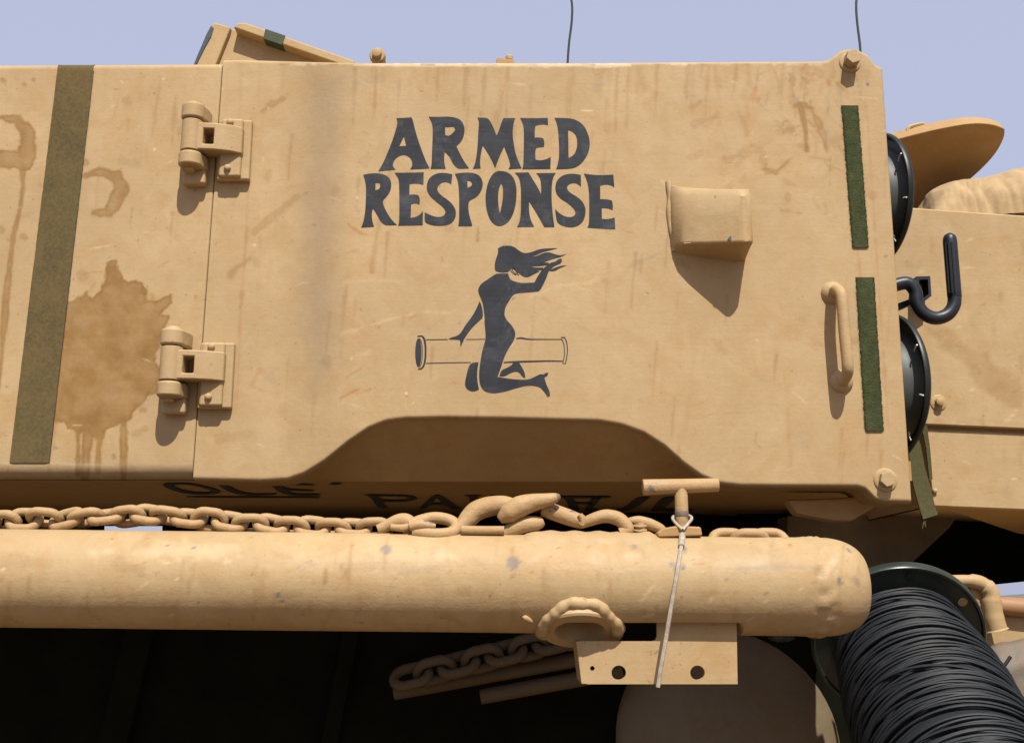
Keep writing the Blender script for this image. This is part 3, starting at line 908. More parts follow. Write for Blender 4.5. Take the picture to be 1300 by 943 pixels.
# --- olive tape band down the fixed panel
def strip_on(name, mat, parent, lefts, rights, y0, y1, yf, thick, ragged=0.0, wrap=False, nrow=120, ncol=10, label=None):
    rows = []
    for i in range(nrow + 1):
        t = i / nrow
        py = y0 + (y1 - y0) * t
        sl = lefts[0] + (lefts[1] - lefts[0]) * t + ragged * (random.random() - 0.5)
        sr = rights[0] + (rights[1] - rights[0]) * t + ragged * (random.random() - 0.5)
        row = []
        for j in range(ncol + 1):
            s = sl + (sr - sl) * j / ncol
            e = min(j, ncol - j)
            row.append(P(s, py, yf - thick * (0.25 if e == 0 else 1.0)))
        rows.append(row)
    if wrap:
        for a in (0.5, 1.0, 1.57):
            rows.insert(0, [Vector((p.x, yf + 0.012 * (1 - math.cos(a)) - thick * math.cos(a), rows[-1 - nrow][0].z * 0 + p.z + 0)) for p in rows[0]])
        base = rows[3]
        for kk, a in zip((2, 1, 0), (0.5, 1.0, 1.57)):
            rows[kk] = [Vector((p.x, yf + 0.012 * (1 - math.cos(a)) - thick * math.cos(a), p.z + (0.012 + thick) * math.sin(a))) for p in base]
        rows.insert(0, [Vector((p.x + 0.002, p.y + 0.06, p.z + 0.004 * random.random())) for p in rows[0]])
    nr, nc = len(rows), ncol + 1
    mb = MB()
    mb.add([p for r in rows for p in r], [(i * nc + j, i * nc + j + 1, (i + 1) * nc + j + 1, (i + 1) * nc + j) for i in range(nr - 1) for j in range(nc - 1)])
    return build(name, mb, mat, parent, smooth=60, label=label)

strip_on("fabric_band", "olive_tape", wall_panel, (73, 12), (118.5, 62), 87.5, 587, YL - 0.001, 0.0018, 0.35, wrap=True, label="dirty olive tape band down the fixed panel")
strip_on("tape_edge", "faded_black", wall_panel, (118.5, 62), (119.4, 63), 90, 587, YL - 0.0012, 0.0009, 0.3, label="dark edge of the tape")

# --- green hook-and-loop strips with fuzzy fringe
def fuzzy(lefts, rights, y0, y1, label):
    o = strip_on("hook_tape", "hook_fuzz", door, lefts, rights, y0, y1, Y0, 0.0035, 1.2, label=label, nrow=90)
    mb = MB()
    for i in range(1500):
        t = random.random()
        u = random.choice((random.uniform(-0.02, 0.1), random.uniform(0.9, 1.02), random.random()))
        py = y0 + (y1 - y0) * t
        s = lefts[0] + (lefts[1] - lefts[0]) * t + u * (rights[0] - lefts[0])
        p = P(s, py, Y0 - 0.003)
        d = Vector((random.gauss(0, 1), -abs(random.gauss(0, 0.7)), random.gauss(0, 1))).normalized() * random.uniform(0.0015, 0.004)
        w = Vector((random.gauss(0, 1), 0, random.gauss(0, 1))).normalized() * 0.0004
        mb.add([p - w, p + w, p + d], [(0, 1, 2)])
    f = build("hook_tape_fuzz", mb, "hook_fuzz", door, smooth=0, recalc=False)
    f["kind"] = "stuff"
    return o
fuzzy((1068, 1082), (1089.5, 1103), 134, 314, "green hook tape strip near the top bolt")
fuzzy((1086, 1098), (1110, 1122), 352, 547, "green hook tape strip beside the grab handle")

# --- wedge guard box
def guard():
    mb = MB()
    n, m = 22, 10
    # outline along the wall from left to right: depth grows like a scoop
    S = np.linspace(0, 1, n)
    dep = np.interp(S, [0, 0.05, 0.14, 0.3, 1], [0.004, 0.020, 0.036, 0.050, 0.100])
    grid = []
    xa, xb = P(851, 300, Y0).x, P(945, 300, Y0).x
    for i in range(n):
        x = xa + (xb - xa) * S[i]
        d = dep[i] - (0.022 * max(0, (S[i] - 0.84) / 0.16) ** 2)
        dfront = max(d, 0.004)
        # heights at wall and at front so the photo's edges come out
        px_f, _ = proj((x, Y0 - dfront, 2.3))
        zt = P(float(px_f), 243, Y0 - dfront).z
        zb = P(float(px_f), 308 + 2 * (1 - S[i]), Y0 - dfront).z
        ring = [Vector((x, Y0 + 0.003, zt + 0.010 + 0.15 * dfront)), Vector((x, Y0 - dfront * 0.55, zt + 0.016)), Vector((x, Y0 - dfront + 0.010 * min(1, dfront / 0.03), zt + 0.008)), Vector((x, Y0 - dfront, zt - 0.009)),
                Vector((x, Y0 - dfront, (zt + zb) / 2)), Vector((x, Y0 - dfront, zb + 0.004)), Vector((x, Y0 - dfront + 0.003, zb)),
                Vector((x, Y0 - dfront * 0.5, zb - 0.004)), Vector((x, Y0 + 0.003, zb - 0.012))]
        grid.append(ring)
    m = len(grid[0])
    vs = [p for r in grid for p in r]
    fs = [(i * m + j, i * m + j + 1, (i + 1) * m + j + 1, (i + 1) * m + j) for i in range(n - 1) for j in range(m - 1)]
    fs += [tuple(range(m)), tuple(range((n - 1) * m, n * m))]
    mb.add(vs, fs)
    o = build("guard_box", mb, "sand_paint_thick", door, smooth=50, bevel=0.006, segs=3, label="wedge shaped welded guard box on the panel")
    # weld bead round the left side and the foot
    w = MB()
    pts = []
    for t in np.linspace(0, 1, 40):
        pts.append(P(848.5 + 7.5 * t ** 1.5 + 1.2 * math.sin(t * 9), 231 + 88 * t, Y0 - 0.001))
    w.tube(pts, [0.0062 + 0.0006 * math.sin(i * 0.5) for i in range(40)], 12)
    build("weld_bead", w, "sand_paint_thick", door)
    w = MB()
    pc = P(927, 306, Y0 - 0.110)
    ring = [(0, -3.5), (6, -4.5), (9, -2), (5, 3), (0, 5.5), (-4, 2)]
    yd = Y0 - 0.0785
    w.prism([P(927 + a * 0.8, 302.0 + b * 0.62, yd - 0.0012) for a, b in ring], [P(927 + a * 0.8, 302.0 + b * 0.62, yd + 0.006) for a, b in ring])
    build("paint_chip", w, "navy_chip", door, smooth=0)
guard()

# --- grab handle
mb = MB()
pa, pb = P(1057, 372, Y0), P(1068, 484, Y0)
dep = 0.052
path = [pa + Vector((0, 0.004, 0)), pa + Vector((0, -0.022, 0)), pa + Vector((0.001, -0.042, -0.008)), pa + Vector((0.002, -dep, -0.026)), pa.lerp(pb, 0.5) + Vector((0, -dep, 0)),
        pb + Vector((-0.001, -dep, 0.026)), pb + Vector((0, -0.042, 0.008)), pb + Vector((0, -0.022, 0)), pb + Vector((0, 0.004, 0))]
def smooth_path(pts, sub=6):
    pts = [Vector(p) for p in pts]
    out = []
    for i in range(len(pts) - 1):
        p0, p1, p2, p3 = pts[max(i - 1, 0)], pts[i], pts[i + 1], pts[min(i + 2, len(pts) - 1)]
        for j in range(sub):
            t = j / sub
            out.append(0.5 * ((2 * p1) + (p2 - p0) * t + (2 * p0 - 5 * p1 + 4 * p2 - p3) * t * t + (3 * p1 - p0 - 3 * p2 + p3) * t ** 3))
    out.append(pts[-1])
    return out
mb.tube(smooth_path(path), 0.0112, 14)
build("grab_handle", mb, "sand_paint_thick", door)
for q in (pa, pb):
    mb = MB()
    mb.lathe(q + Vector((0, 0.002, 0)), (0, -1, 0), [(0, 0.024), (0.006, 0.0225), (0.013, 0.016), (0.017, 0.009)], 20)
    build("handle_weld", mb, "sand_paint_thick", door)

# --- corner bolts
def bolt(px, py, Y, parent, r=0.0155, wr=0.023, hgt=0.02, name="bolt", rot=0.3):
    q = P(px, py, Y)
    mb = MB()
    mb.lathe(q + Vector((0, 0.001, 0)), (0, -1, 0), [(0, wr), (0.003, wr), (0.0045, wr * 0.9), (0.005, r)], 28)
    a = [(q + Vector((r * math.cos(rot + i * math.pi / 3), -0.005, r * math.sin(rot + i * math.pi / 3)))) for i in range(6)]
    mb.prism(a, [p + Vector((0, -hgt + 0.005, 0)) for p in a])
    return build(name, mb, "sand_paint_thick", parent, smooth=30, bevel=0.002)
bolt(1079, 79.5, Y0, door, hgt=0.03, r=0.0165)
bolt(1124, 609, Y0, door, hgt=0.018)

# --- hinges
def make_hinge(px, py, lab):
    root = P(px, py, YL)
    hg = thing("hinge", root, "", "", parent=turret)
    hg["label"] = lab
    S = 0.00162
    def L(x, z, y):          # hinge drawing: x right, z up, in photo pixels; y out of the wall in metres
        return root + Vector((x * S, -y, z * S))
    yb = 0.041
    r = 13.2 * S
    xb = -25
    parts = []
    # middle knuckle and arm
    mb = MB()
    mb.lathe(L(xb, 24, yb), (0, 0, -1), [(0, r * 0.93), (0.0015, r), (41 * S - 0.0015, r), (41 * S, r * 0.93)], 32)
    build("knuckle", mb, "sand_paint_thick", hg)
    def plate(name, x0, x1, z0, z1, y0, y1, hole=None, bev=0.003):
        mb = MB()
        if hole is None:
            a = [L(x0, z0, y0), L(x1, z0, y0), L(x1, z1, y0), L(x0, z1, y0)]
            b = [L(x0, z0, y1), L(x1, z0, y1), L(x1, z1, y1), L(x0, z1, y1)]
            mb.prism(a, b)
        else:
            hx0, hx1, hz0, hz1 = hole
            o = [(x0, z0), (x1, z0), (x1, z1), (x0, z1)]
            h = [(hx0, hz0), (hx1, hz0), (hx1, hz1), (hx0, hz1)]
            vs, fs = [], []
            for yy in (y0, y1):
                vs += [L(x, z, yy) for x, z in o] + [L(x, z, yy) for x, z in h]
            for b_ in (0, 8):
                for i in range(4):
                    j = (i + 1) % 4
                    fs.append((b_ + i, b_ + j, b_ + 4 + j, b_ + 4 + i))
            for i in range(4):
                j = (i + 1) % 4
                fs.append((i, j, 8 + j, 8 + i))
                fs.append((4 + i, 4 + j, 12 + j, 12 + i))
            mb.add(vs, fs)
        return build(name, mb, "sand_paint_thick", hg, bevel=bev, segs=3)
    mb = MB()
    o_ = [(-20, -16), (37, -16), (37, 20), (-20, 20)]
    h_ = [(-9, -8.5), (4, -8.5), (4, 12), (-9, 12)]
    def fy(x):
        return float(np.interp(x, [-20, 4, 24, 37], [0.056, 0.052, 0.042, 0.029]))
    vs = []
    cx = [-20, -9, 4, 24, 37]
    cz = [-16, -8.5, 12, 20]
    for x in cx:
        for z in cz:
            vs.append(L(x, z, fy(x)))
    nb_ = len(vs)
    for x in cx:
        for z in cz:
            vs.append(L(x, z, 0.005 if x < 10 else 0.010))
    fs = []
    for i in range(4):
        for j in range(3):
            if (i, j) == (1, 1):
                continue
            a = i * 4 + j
            fs.append((a, a + 4, a + 5, a + 1))
            fs.append((nb_ + a, nb_ + a + 1, nb_ + a + 5, nb_ + a + 4))
    rim_ = [0, 1, 2, 3, 7, 11, 15, 19, 18, 17, 16, 12, 8, 4]
    hol_ = [5, 6, 10, 9]
    for lp_ in (rim_, hol_):
        for i in range(len(lp_)):
            a, b = lp_[i], lp_[(i + 1) % len(lp_)]
            fs.append((a, b, nb_ + b, nb_ + a))
    mb.add(vs, fs)
    build("arm", mb, "sand_paint_thick", hg, bevel=0.0032, segs=3)
    # leaf on the hinged panel: stepped base
    plate("leaf", 4, 46, -48, 34, -0.002, 0.015, bev=0.005)
    plate("leaf_rib", 8, 36, -46, 33, 0.012, 0.026, bev=0.006)
    for x, z in ((20, 27), (20, -35)):
        mb = MB()
        mb.lathe(L(x, z, 0.025), (0, -1, 0), [(0, 4.6 * S), (0.005, 4.4 * S), (0.008, 3.0 * S), (0.009, 1.2 * S)], 14)
        build("hinge_bolt", mb, "sand_paint_thick", hg)
    # upper and lower lugs on the fixed panel
    for z0, z1, nm in ((25.5, 46, "upper_lug"), (-37, -18.5, "lower_lug")):
        mb = MB()
        n = 18
        ring = []
        for i in range(n + 1):
            a = math.pi * 0.5 + math.pi * i / n
            ring.append((xb + 14.4 * math.cos(a) * 1.0, yb + 14.4 * S * math.sin(a)))
        # D-shaped: round nose towards the viewer, block running back to the wall
        out = []
        for i in range(n + 1):
            a = math.pi + math.pi * i / n       # left -> front -> right
            out.append((xb + 14.6 * math.cos(a), yb - 14.6 * S * math.sin(a)))
        out += [(xb + 17.5, yb - 0.016), (xb + 17.5, -0.002), (xb - 12.5, -0.002)]
        mb.prism([L(x, z1, y) for x, y in out], [L(x, z0, y) for x, y in out])
        build(nm, mb, "sand_paint_thick", hg, bevel=0.0055, segs=3)
    plate("lug_foot", xb - 12.3, xb + 17, -55, -35, -0.002, 0.024, bev=0.006)
    # pin head below and nut above
    mb = MB()
    mb.lathe(L(xb, -36.5, yb), (0, 0, -1), [(0, 10.5 * S), (0.003, 10.5 * S), (0.0032, 6.5 * S), (0.010, 6.2 * S), (0.011, 4 * S)], 24)
    build("pin_head", mb, "sand_paint_dark", hg)
    mb = MB()
    mb.lathe(L(xb, 45.5, yb), (0, 0, 1), [(0, 11 * S), (0.004, 10 * S), (0.007, 6 * S)], 24)
    build("pin_nut", mb, "sand_paint_thick", hg)
    return hg
make_hinge(275, 187, "upper hinge of the side panel")
make_hinge(250.5, 471, "lower hinge of the side panel beside the damp stain")

# --- small roof fittings
mb = MB()
q = P(479, 70, 2.34)
mb.lathe(q + Vector((0, 0.05, 0)), (0, -1, 0), [(0, 0.015), (0.035, 0.015), (0.036, 0.0175), (0.05, 0.0175), (0.052, 0.016), (0.052, 0.0105), (0.064, 0.010), (0.065, 0.008)], 28)
build("rod_end", mb, "sand_paint", turret)
mb = MB()
mb.box(q + Vector((0.004, 0.02, -0.03)), (0.018, 0.03, 0.06))
build("rod_post", mb, "sand_paint", turret, bevel=0.002)
mb = MB()
a, b = P(630, 75, 2.4), P(652, 75, 2.4)
zb_ = P(640, 84, 2.4).z - 0.02
mb.prism([(a.x, 2.4, zb_), (b.x, 2.4, zb_), (b.x, 2.4, a.z), (a.x, 2.4, a.z)], [(a.x, 2.44, zb_), (b.x, 2.44, zb_), (b.x, 2.44, a.z), (a.x, 2.44, a.z)])
build("roof_lug", mb, "sand_paint_dark", turret, bevel=0.0015)
mb = MB()
mb.lathe(P(646.5, 75.5, 2.42) + Vector((0, 0, -0.002)), (0, 0, 1), [(0, 0.0085), (0.008, 0.0085), (0.0115, 0.006), (0.012, 0.003)], 16)
build("roof_lug_bolt", mb, "sand_paint", turret)
mb = MB()
mb.lathe(P(635, 75.5, 2.42) + Vector((0, 0, -0.002)), (0, 0, 1), [(0, 0.006), (0.003, 0.006), (0.005, 0.003)], 12)
build("roof_lug_bolt", mb, "sand_paint", turret)

# --- cleat under the right end of the panel
mb = MB()
pts = [(1000, 634), (1060, 632), (1112, 628), (1116, 634), (1108, 645), (1082, 661), (1060, 661), (1012, 652)]
mb.prism([P(x, y, 2.30) for x, y in pts], [P(x, y, 2.30) + Vector((0, 0.05, 0)) for x, y in pts])
build("cleat", mb, "sand_paint_dark", turret, bevel=0.006)

# ------------------------------------------------------------------ roof box behind the turret edge
rb = thing("roof_box", (P(340, 84, 2.75).x, 2.75, ztop - 0.01), "slanted sand box with a raised lid on the turret roof", "roof box")
zr = ztop - 0.012
def up_(px, py, Y):
    return P(px, py, Y)
def wedge(pts, Ya, thick, name, mat, bev=0.004, label=None):
    mb = MB()
    a = [P(x, y, Ya) for x, y in pts]
    for p in a:
        p.z = max(p.z, zr)
    mb.prism(a, [p + Vector((0, thick, 0)) for p in a])
    return build(name, mb, mat, rb, bevel=bev, label=label)
wedge([(243, 90), (250, 70), (263, 40), (268, 31), (274, 29), (293, 34.5), (274, 82), (271, 90)], 2.60, 0.30, "front_plate", "sand_paint", label="end cheek with chipped edge")
wedge([(273, 90), (293.5, 36.5), (440, 90)], 2.615, 0.28, "body", "sand_paint", 0.003)
wedge([(244.5, 86), (250, 72), (262, 44), (268, 33), (271, 36), (268, 46), (261, 58), (256, 68), (249, 82), (246, 88)], 2.597, 0.01, "chipped_edge", "navy_chip", 0)
mb = MB()
lid = [(297, 31.5), (303, 28.5), (312, 28.5), (449, 76), (450, 81), (435, 82), (399, 78), (299, 38)]
lid = [(296, 35), (301, 29.5), (311, 28.5), (450, 77), (450, 83), (438, 84)]
a = [P(x, y, 2.58) for x, y in lid]
mb.prism(a, [p + Vector((0, 0.32, 0.0)) for p in a])
build("lid", mb, "sand_paint", rb, bevel=0.004)
mb = MB()
pt = [(337, 37), (362, 45.5), (358, 57), (334, 49)]
a = [P(x, y, 2.5775) for x, y in pt]
mb.prism(a, [p + Vector((0, 0.326, 0)) for p in a])
build("patch", mb, "green_patch", rb, smooth=0, label="dark green tape on the lid edge")

# ------------------------------------------------------------------ antennas
def antenna(pts, Y, label, r=0.0032):
    base = P(*pts[-1], Y)
    t = thing("antenna", (base.x, Y, base.z), label, "antenna", "whip antennas")
    path = [P(x, y, Y) for x, y in pts][::-1]
    top = path[-1]
    n = 14
    for i in range(1, n):
        path.append(top + Vector((0.006 * math.sin(i * 1.3), 0, 0.09 * i)))
    mb = MB()
    mb.tube(smooth_path(path, 3), r, 8)
    build("whip", mb, "antenna_wire", t)
    mb = MB()
    mb.lathe(path[0] + Vector((0, 0, -0.05)), (0, 0, 1), [(0, 0.012), (0.03, 0.012), (0.05, 0.005)], 14)
    build("base", mb, "antenna_wire", t)
antenna([(725, -8), (726.5, 10), (725.6, 30), (723, 50), (721.5, 66), (720.6, 81), (720.4, 88)], 2.9, "thin wavy black antenna above the word ARMED")
antenna([(1088, -8), (1087, 4), (1087.4, 20), (1089.5, 40), (1091.5, 55), (1092.5, 68), (1093, 78)], 2.7, "thin wavy black antenna behind the top corner bolt")

# ------------------------------------------------------------------ bin at the right
YB = 2.56
sb = thing("stowage_bin", (P(1230, 640, YB).x, YB, P(1230, 640, YB).z), "plain sand painted bin plate right of the lettered panel, behind the black hook", "stowage bin")
def bin_marks(px, py):
    stain = [('l', [(1180, 420, 10), (1225, 450, 18), (1262, 485, 40), (1285, 500, 30)], 0.38, 5, 8), ('l', [(1205, 268, 3), (1207, 292, 3)], 0.5, 1.5, 1), ('l', [(1166, 330, 3), (1168, 370, 3)], 0.3, 2, 1),
             ('l', [(1170, 400, 4), (1215, 430, 8), (1240, 460, 5)], 0.35, 3, 5), ('l', [(1180, 300, 4), (1183, 320, 4)], 0.25, 2, 2)]
    pale = [('l', [(1231, 487, 1.5), (1234, 494, 1.5)], 0.8, 0.8, 0)]
    grey = [('l', [(1275, 625, 10), (1280, 632, 12)], 0.3, 6, 6)]
    kn = knocks(np.random.default_rng(3), (1150, 270, 1320, 640), 70)
    return marks(px, py, stain=stain + kn['stain'], rust=[('l', [(1238, 465, 3), (1246, 476, 3)], 0.5, 1.5, 3)] + kn['rust'], pale=pale + kn['pale'], grey=grey + kn['grey'], dark=kn['dark'])
def bin_plate(name, corners, Y, n=90):
    (x0, y0), (x1, y1), (x2, y2), (x3, y3) = corners     # TL TR BR BL
    V = np.zeros((n, n, 3))
    for i in range(n):
        for j in range(n):
            u, v = i / (n - 1), j / (n - 1)
            px = (x0 * (1 - u) + x1 * u) * (1 - v) + (x3 * (1 - u) + x2 * u) * v
            py = (y0 * (1 - u) + y1 * u) * (1 - v) + (y3 * (1 - u) + y2 * u) * v
            V[i, j] = P(px, py, Y)
    # fold back all rims
    def fold(e, d):
        q = e.copy(); q += d; return q
    top1 = fold(V[:, :1], (0, 0.004, 0.004)); top2 = fold(V[:, :1], (0, 0.6, 0.004))
    b1 = fold(V[:, -1:], (0, 0.004, -0.003)); b2 = fold(V[:, -1:], (0, 0.6, -0.003 + 0.02))
    V = np.concatenate([top2, top1, V, b1, b2], 1)
    l2 = V[:1] + np.array((-0.002, 0.003, 0)); l3 = V[:1] + np.array((-0.002, 0.55, 0))
    V = np.concatenate([l3, l2, V], 0)
    flat = V.reshape(-1, 3)
    me = np_mesh(name, flat, grid_faces(V.shape[0], V.shape[1], True))
    set_wear_and_light(me, *bin_marks(*proj(flat)))
    return link(name, me, "sand_paint", sb, smooth=40, recalc=False)
upper = bin_plate("upper_plate", [(1124, 263), (1620, 298), (1625, 557), (1146, 536)], YB)  # stretched far out of view so that it shades the rear bulkhead
lower = bin_plate("lower_plate", [(1176.5, 546), (1625, 567), (1630, 659), (1186, 641)], YB + 0.012)
mb = MB()
a = [P(1150, 538, YB + 0.02), P(1625, 558, YB + 0.02), P(1625, 569, YB + 0.02), P(1150, 548, YB + 0.02)]
mb.prism(a, [p + Vector((0, 0.03, 0)) for p in a])
build("groove", mb, "sand_paint_dark", sb, smooth=0)
mb = MB()
a = [P(1186, 641, YB + 0.016), P(1630, 659, YB + 0.016), P(1630, 735, YB + 0.30), P(1290, 676, YB + 0.30), P(1230, 655, YB + 0.2)]
mb.prism(a, [p + Vector((0, 0.0, 0.02)) for p in a])
build("under_plate", mb, "sand_paint_dark", sb, smooth=0)
mb = MB()
q = P(1191, 511, YB)
mb.lathe(q + Vector((0, 0.001, 0)), (0, -1, 0), [(0, 0.0185), (0.003, 0.0185), (0.0045, 0.016), (0.005, 0.0095), (0.016, 0.009), (0.018, 0.006)], 24)
build("stud", mb, "sand_paint_thick", sb)
mb = MB()
mb.lathe(P(1186.5, 623, YB + 0.012), (0, -1, 0), [(0, 0.005), (0.006, 0.005), (0.008, 0.002)], 12)
build("rivet", mb, "sand_paint_thick", sb)

# ------------------------------------------------------------------ hatch lid
hl = thing("hatch_lid", (P(1190, 262, 2.95).x, 2.95, P(1190, 262, 2.95).z), "open sand painted hatch cover tilted above the canvas bundle", "hatch")
out = [(1100, 187), (1128, 180), (1165, 170), (1200, 162), (1236, 156), (1262, 158), (1276, 164), (1276, 174), (1266, 194), (1248, 214), (1225, 234), (1205, 252), (1188, 272), (1170, 300), (1100, 300)]
out = chaikin(chaikin(out))
def hy(y):
    return 2.70 + 0.30 * (y - 156) / 110.0
lo = [P(x, y, hy(y)) for x, y in out]
cen = sum(lo, Vector()) / len(lo)
upv = Vector((0, 0.030, 0.034))
mid_ = [p + upv * 0.55 for p in lo]
hi = [cen + (p - cen) * 0.975 + upv for p in lo]
mb = MB()
n_ = len(lo)
mb.add(lo + mid_ + hi, [tuple(range(n_))] + [tuple(range(2 * n_, 3 * n_))[::-1]] + [(i, (i + 1) % n_, n_ + (i + 1) % n_, n_ + i) for i in range(n_)] + [(n_ + i, n_ + (i + 1) % n_, 2 * n_ + (i + 1) % n_, 2 * n_ + i) for i in range(n_)])
build("cover", mb, "sand_paint_dark", hl, bevel=0.004)  # same paint as the rest, darkened to deepen the shade underneath
mb = MB()
a, b = P(1157, 158, 2.74), P(1177, 153, 2.74)
mb.tube(smooth_path([a + Vector((0, 0.03, -0.02)), a + Vector((0.002, 0.03, 0.0)), a.lerp(b, 0.3) + Vector((0, 0.03, 0.004)), b + Vector((0, 0.03, 0.002)), b + Vector((0.006, 0.03, -0.012))], 4), 0.006, 8)
build("pull", mb, "sand_paint", hl)
mb = MB()
mb.box((P(1180, 275, 3.0).x, 3.02, P(1180, 285, 3.0).z), (0.05, 0.05, 0.12))
build("hinge_block", mb, "sand_paint_dark", hl, bevel=0.003)

# ------------------------------------------------------------------ canvas bundle
prof_t = [(1160, 283), (1166, 268), (1176, 250), (1190, 240), (1210, 235), (1240, 232), (1262, 226), (1280, 220), (1300, 217), (1340, 220), (1380, 240)]
nc, nr = 150, 40
V = np.zeros((nc, nr, 3))
for i in range(nc):
    px = 1160 + 220 * i / (nc - 1)
    yt = float(interp(prof_t, px))
    zt = P(px, yt, 2.80).z
    zb_ = P(px, 296, 2.80).z
    hgt = max(zt - zb_, 0.01)
    for j in range(nr):
        a = math.pi * j / (nr - 1)
        fold = 0.075 * float(fbm(np.array(px / 15.0 + 1.5 * math.cos(a)), np.array(a * 0.7 + px / 90.0), 31, 3)) * math.sin(a) ** 0.4
        fold += 0.02 * float(fbm(np.array(px / 16.0), np.array(j / 7.0), 5))
        rr = 0.15 + fold
        x = P(px, 250, 2.80).x
        V[i, j] = (x + 0.4 * fold, 2.80 - math.cos(a) * rr, zb_ + hgt * math.sin(a) ** 0.7 + 0.3 * fold * (1 - math.sin(a)))
me = np_mesh("canvas_bundle", V.reshape(-1, 3), grid_faces(nc, nr))
cb = link("canvas_bundle", me, "canvas", None, smooth=70)
tag(cb, "rumpled tan canvas bundle lying on top of the bin at the right edge", "canvas")

# ------------------------------------------------------------------ black cable reels behind the panel edge
def reel(px_r, py, R, Yc, label):
    # flange facing left, seen edge-on past the panel
    near = P(px_r, py, Yc - R * 0.92)
    c = Vector((near.x - 0.17 * R, Yc, P(px_r, py, Yc).z))
    t = thing("cable_reel", (c.x, c.y, c.z - R), label, "reel", "black reels behind the panel edge")
    ax = Vector((-1, -0.20, 0.0)).normalized()
    mb = MB()
    mb.lathe(c, ax, [(-0.012, R * 0.5), (-0.010, R * 0.96), (-0.005, R * 0.995), (-0.003, R), (0.003, R), (0.006, R * 0.99), (0.006, R * 0.965), (0.002, R * 0.955), (-0.008, R * 0.90), (-0.010, R * 0.6), (-0.010, R * 0.56)], 64)
    build("flange", mb, "black_plastic", t)
    mb = MB()
    mb.lathe(c, ax, [(-0.010, R * 0.82), (0.004, R * 0.74), (0.02, R * 0.70), (0.17, R * 0.70)], 48)
    build("core", mb, "reel_grey", t)
    a1 = ax.cross(Vector((0, 0, 1))).normalized()
    a2 = Vector((0, 0, 1))
    for ang in (-0.28, 0.42, -0.95):
        # rim joints tied with pale cord
        d = None
        dirv = Vector((0.196 * math.cos(ang), -0.98 * math.cos(ang), math.sin(ang)))
        q = c + dirv * R * 0.97
        mb = MB()
        mb.tube([q + ax * 0.004 - dirv * 0.022, q + ax * 0.009 - dirv * 0.006, q + ax * 0.009 + dirv * 0.001], 0.0018, 6)
        build("tie", mb, "pale_tie", t)
reel(1155, 256, 0.153, 2.44, "upper black reel peeping out behind the panel edge, above the hook")
reel(1175, 492, 0.160, 2.44, "lower black reel peeping out behind the panel edge, below the hook")

# ------------------------------------------------------------------ black hook
YH = 2.40
hk = thing("rubber_hook", P(1142, 372, YH + 0.02), "black J shaped hook with ribbed upright grip between the two reels", "hook")
path = smooth_path([P(x, y, YH) for x, y in [(1120, 368), (1140, 361), (1153, 360), (1162, 370), (1164, 385), (1173, 398), (1188, 404), (1203, 399), (1211, 387), (1211.5, 372), (1210, 350)]], 6)
mb = MB()
mb.tube(path, 0.0145, 16)
build("bend", mb, "black_rubber", hk)
mb = MB()
mb.tube([P(1211.9, 378, YH)] + [P(1211.9 - 6 * t, 378 - 72 * t, YH) for t in np.linspace(0.02, 1, 14)] + [P(1205.7, 302, YH), P(1205.6, 299, YH), P(1205.5, 296.5, YH)],
        [0.0145] + [0.0152] * 14 + [0.0142, 0.0115, 0.005], 20)
build("grip", mb, "black_rubber", hk)
for k_, off in enumerate((-6.2, -2.4, 1.6, 5.4)):
    mb = MB()
    dpt = 0.0152 * math.sqrt(max(0, 1 - (off / 8.8) ** 2))
    mb.tube([P(1211.3 + off, 372, YH - dpt + 0.0003), P(1206.4 + off, 308, YH - dpt + 0.0003)], 0.0022, 8)
    build("rib", mb, "black_plastic", hk)
mb = MB()
fr = [(1163, 351), (1181, 350.5), (1182.5, 376), (1174, 382), (1163, 383)]
inn = [(1167, 355), (1178, 354.5), (1179, 373), (1173, 378), (1167, 379)]
A = [P(x, y, YB - 0.04) for x, y in fr]; B = [P(x, y, YB - 0.04) for x, y in inn]
A2 = [p + Vector((0, 0.039, 0)) for p in A]; B2 = [p + Vector((0, 0.039, 0)) for p in B]
n_ = 5
fs_ = []
for i in range(n_):
    j = (i + 1) % n_
    fs_ += [(i, j, n_ + j, n_ + i), (2 * n_ + i, 3 * n_ + i, 3 * n_ + j, 2 * n_ + j), (i, 2 * n_ + i, 2 * n_ + j, j), (n_ + i, n_ + j, 3 * n_ + j, 3 * n_ + i)]
mb.add(A + B + A2 + B2, fs_)
build("bracket_frame", mb, "black_rubber", hk, smooth=0)
mb = MB()
a = [P(x, y, YH + 0.03) for x, y in [(1120, 386), (1137, 386), (1170, 374), (1172, 380), (1140, 394), (1120, 398)]]
mb.prism(a, [p + Vector((0, 0.02, 0)) for p in a])
build("bracket_arm", mb, "black_rubber", hk, bevel=0.001)

# ------------------------------------------------------------------ webbing strap
st = thing("webbing_strap", P(1178, 655, 2.42), "olive webbing strap hanging with a frayed end beside the bottom bolt", "strap")
def webstrip(name, pts, mat, Yv, th=0.004):
    mb = MB()
    rows = []
    for (xa, ya, xb, yb, yy) in pts:
        rows.append((P(xa, ya, yy), P(xb, yb, yy)))
    n = len(rows)
    vs = [p for r in rows for p in r] + [p + Vector((0, th, 0)) for r in rows for p in r]
    fs = []
    for i in range(n - 1):
        a, b, c_, d = 2 * i, 2 * i + 1, 2 * i + 3, 2 * i + 2
        fs += [(a, b, c_, d), (2 * n + a, 2 * n + d, 2 * n + c_, 2 * n + b), (a, d, 2 * n + d, 2 * n + a), (b, 2 * n + b, 2 * n + c_, c_)]
    fs += [(0, 2 * n, 2 * n + 1, 1), (2 * n - 2, 2 * n - 1, 4 * n - 1, 4 * n - 2)]
    mb.add(vs, fs)
    return build(name, mb, mat, st, smooth=50)
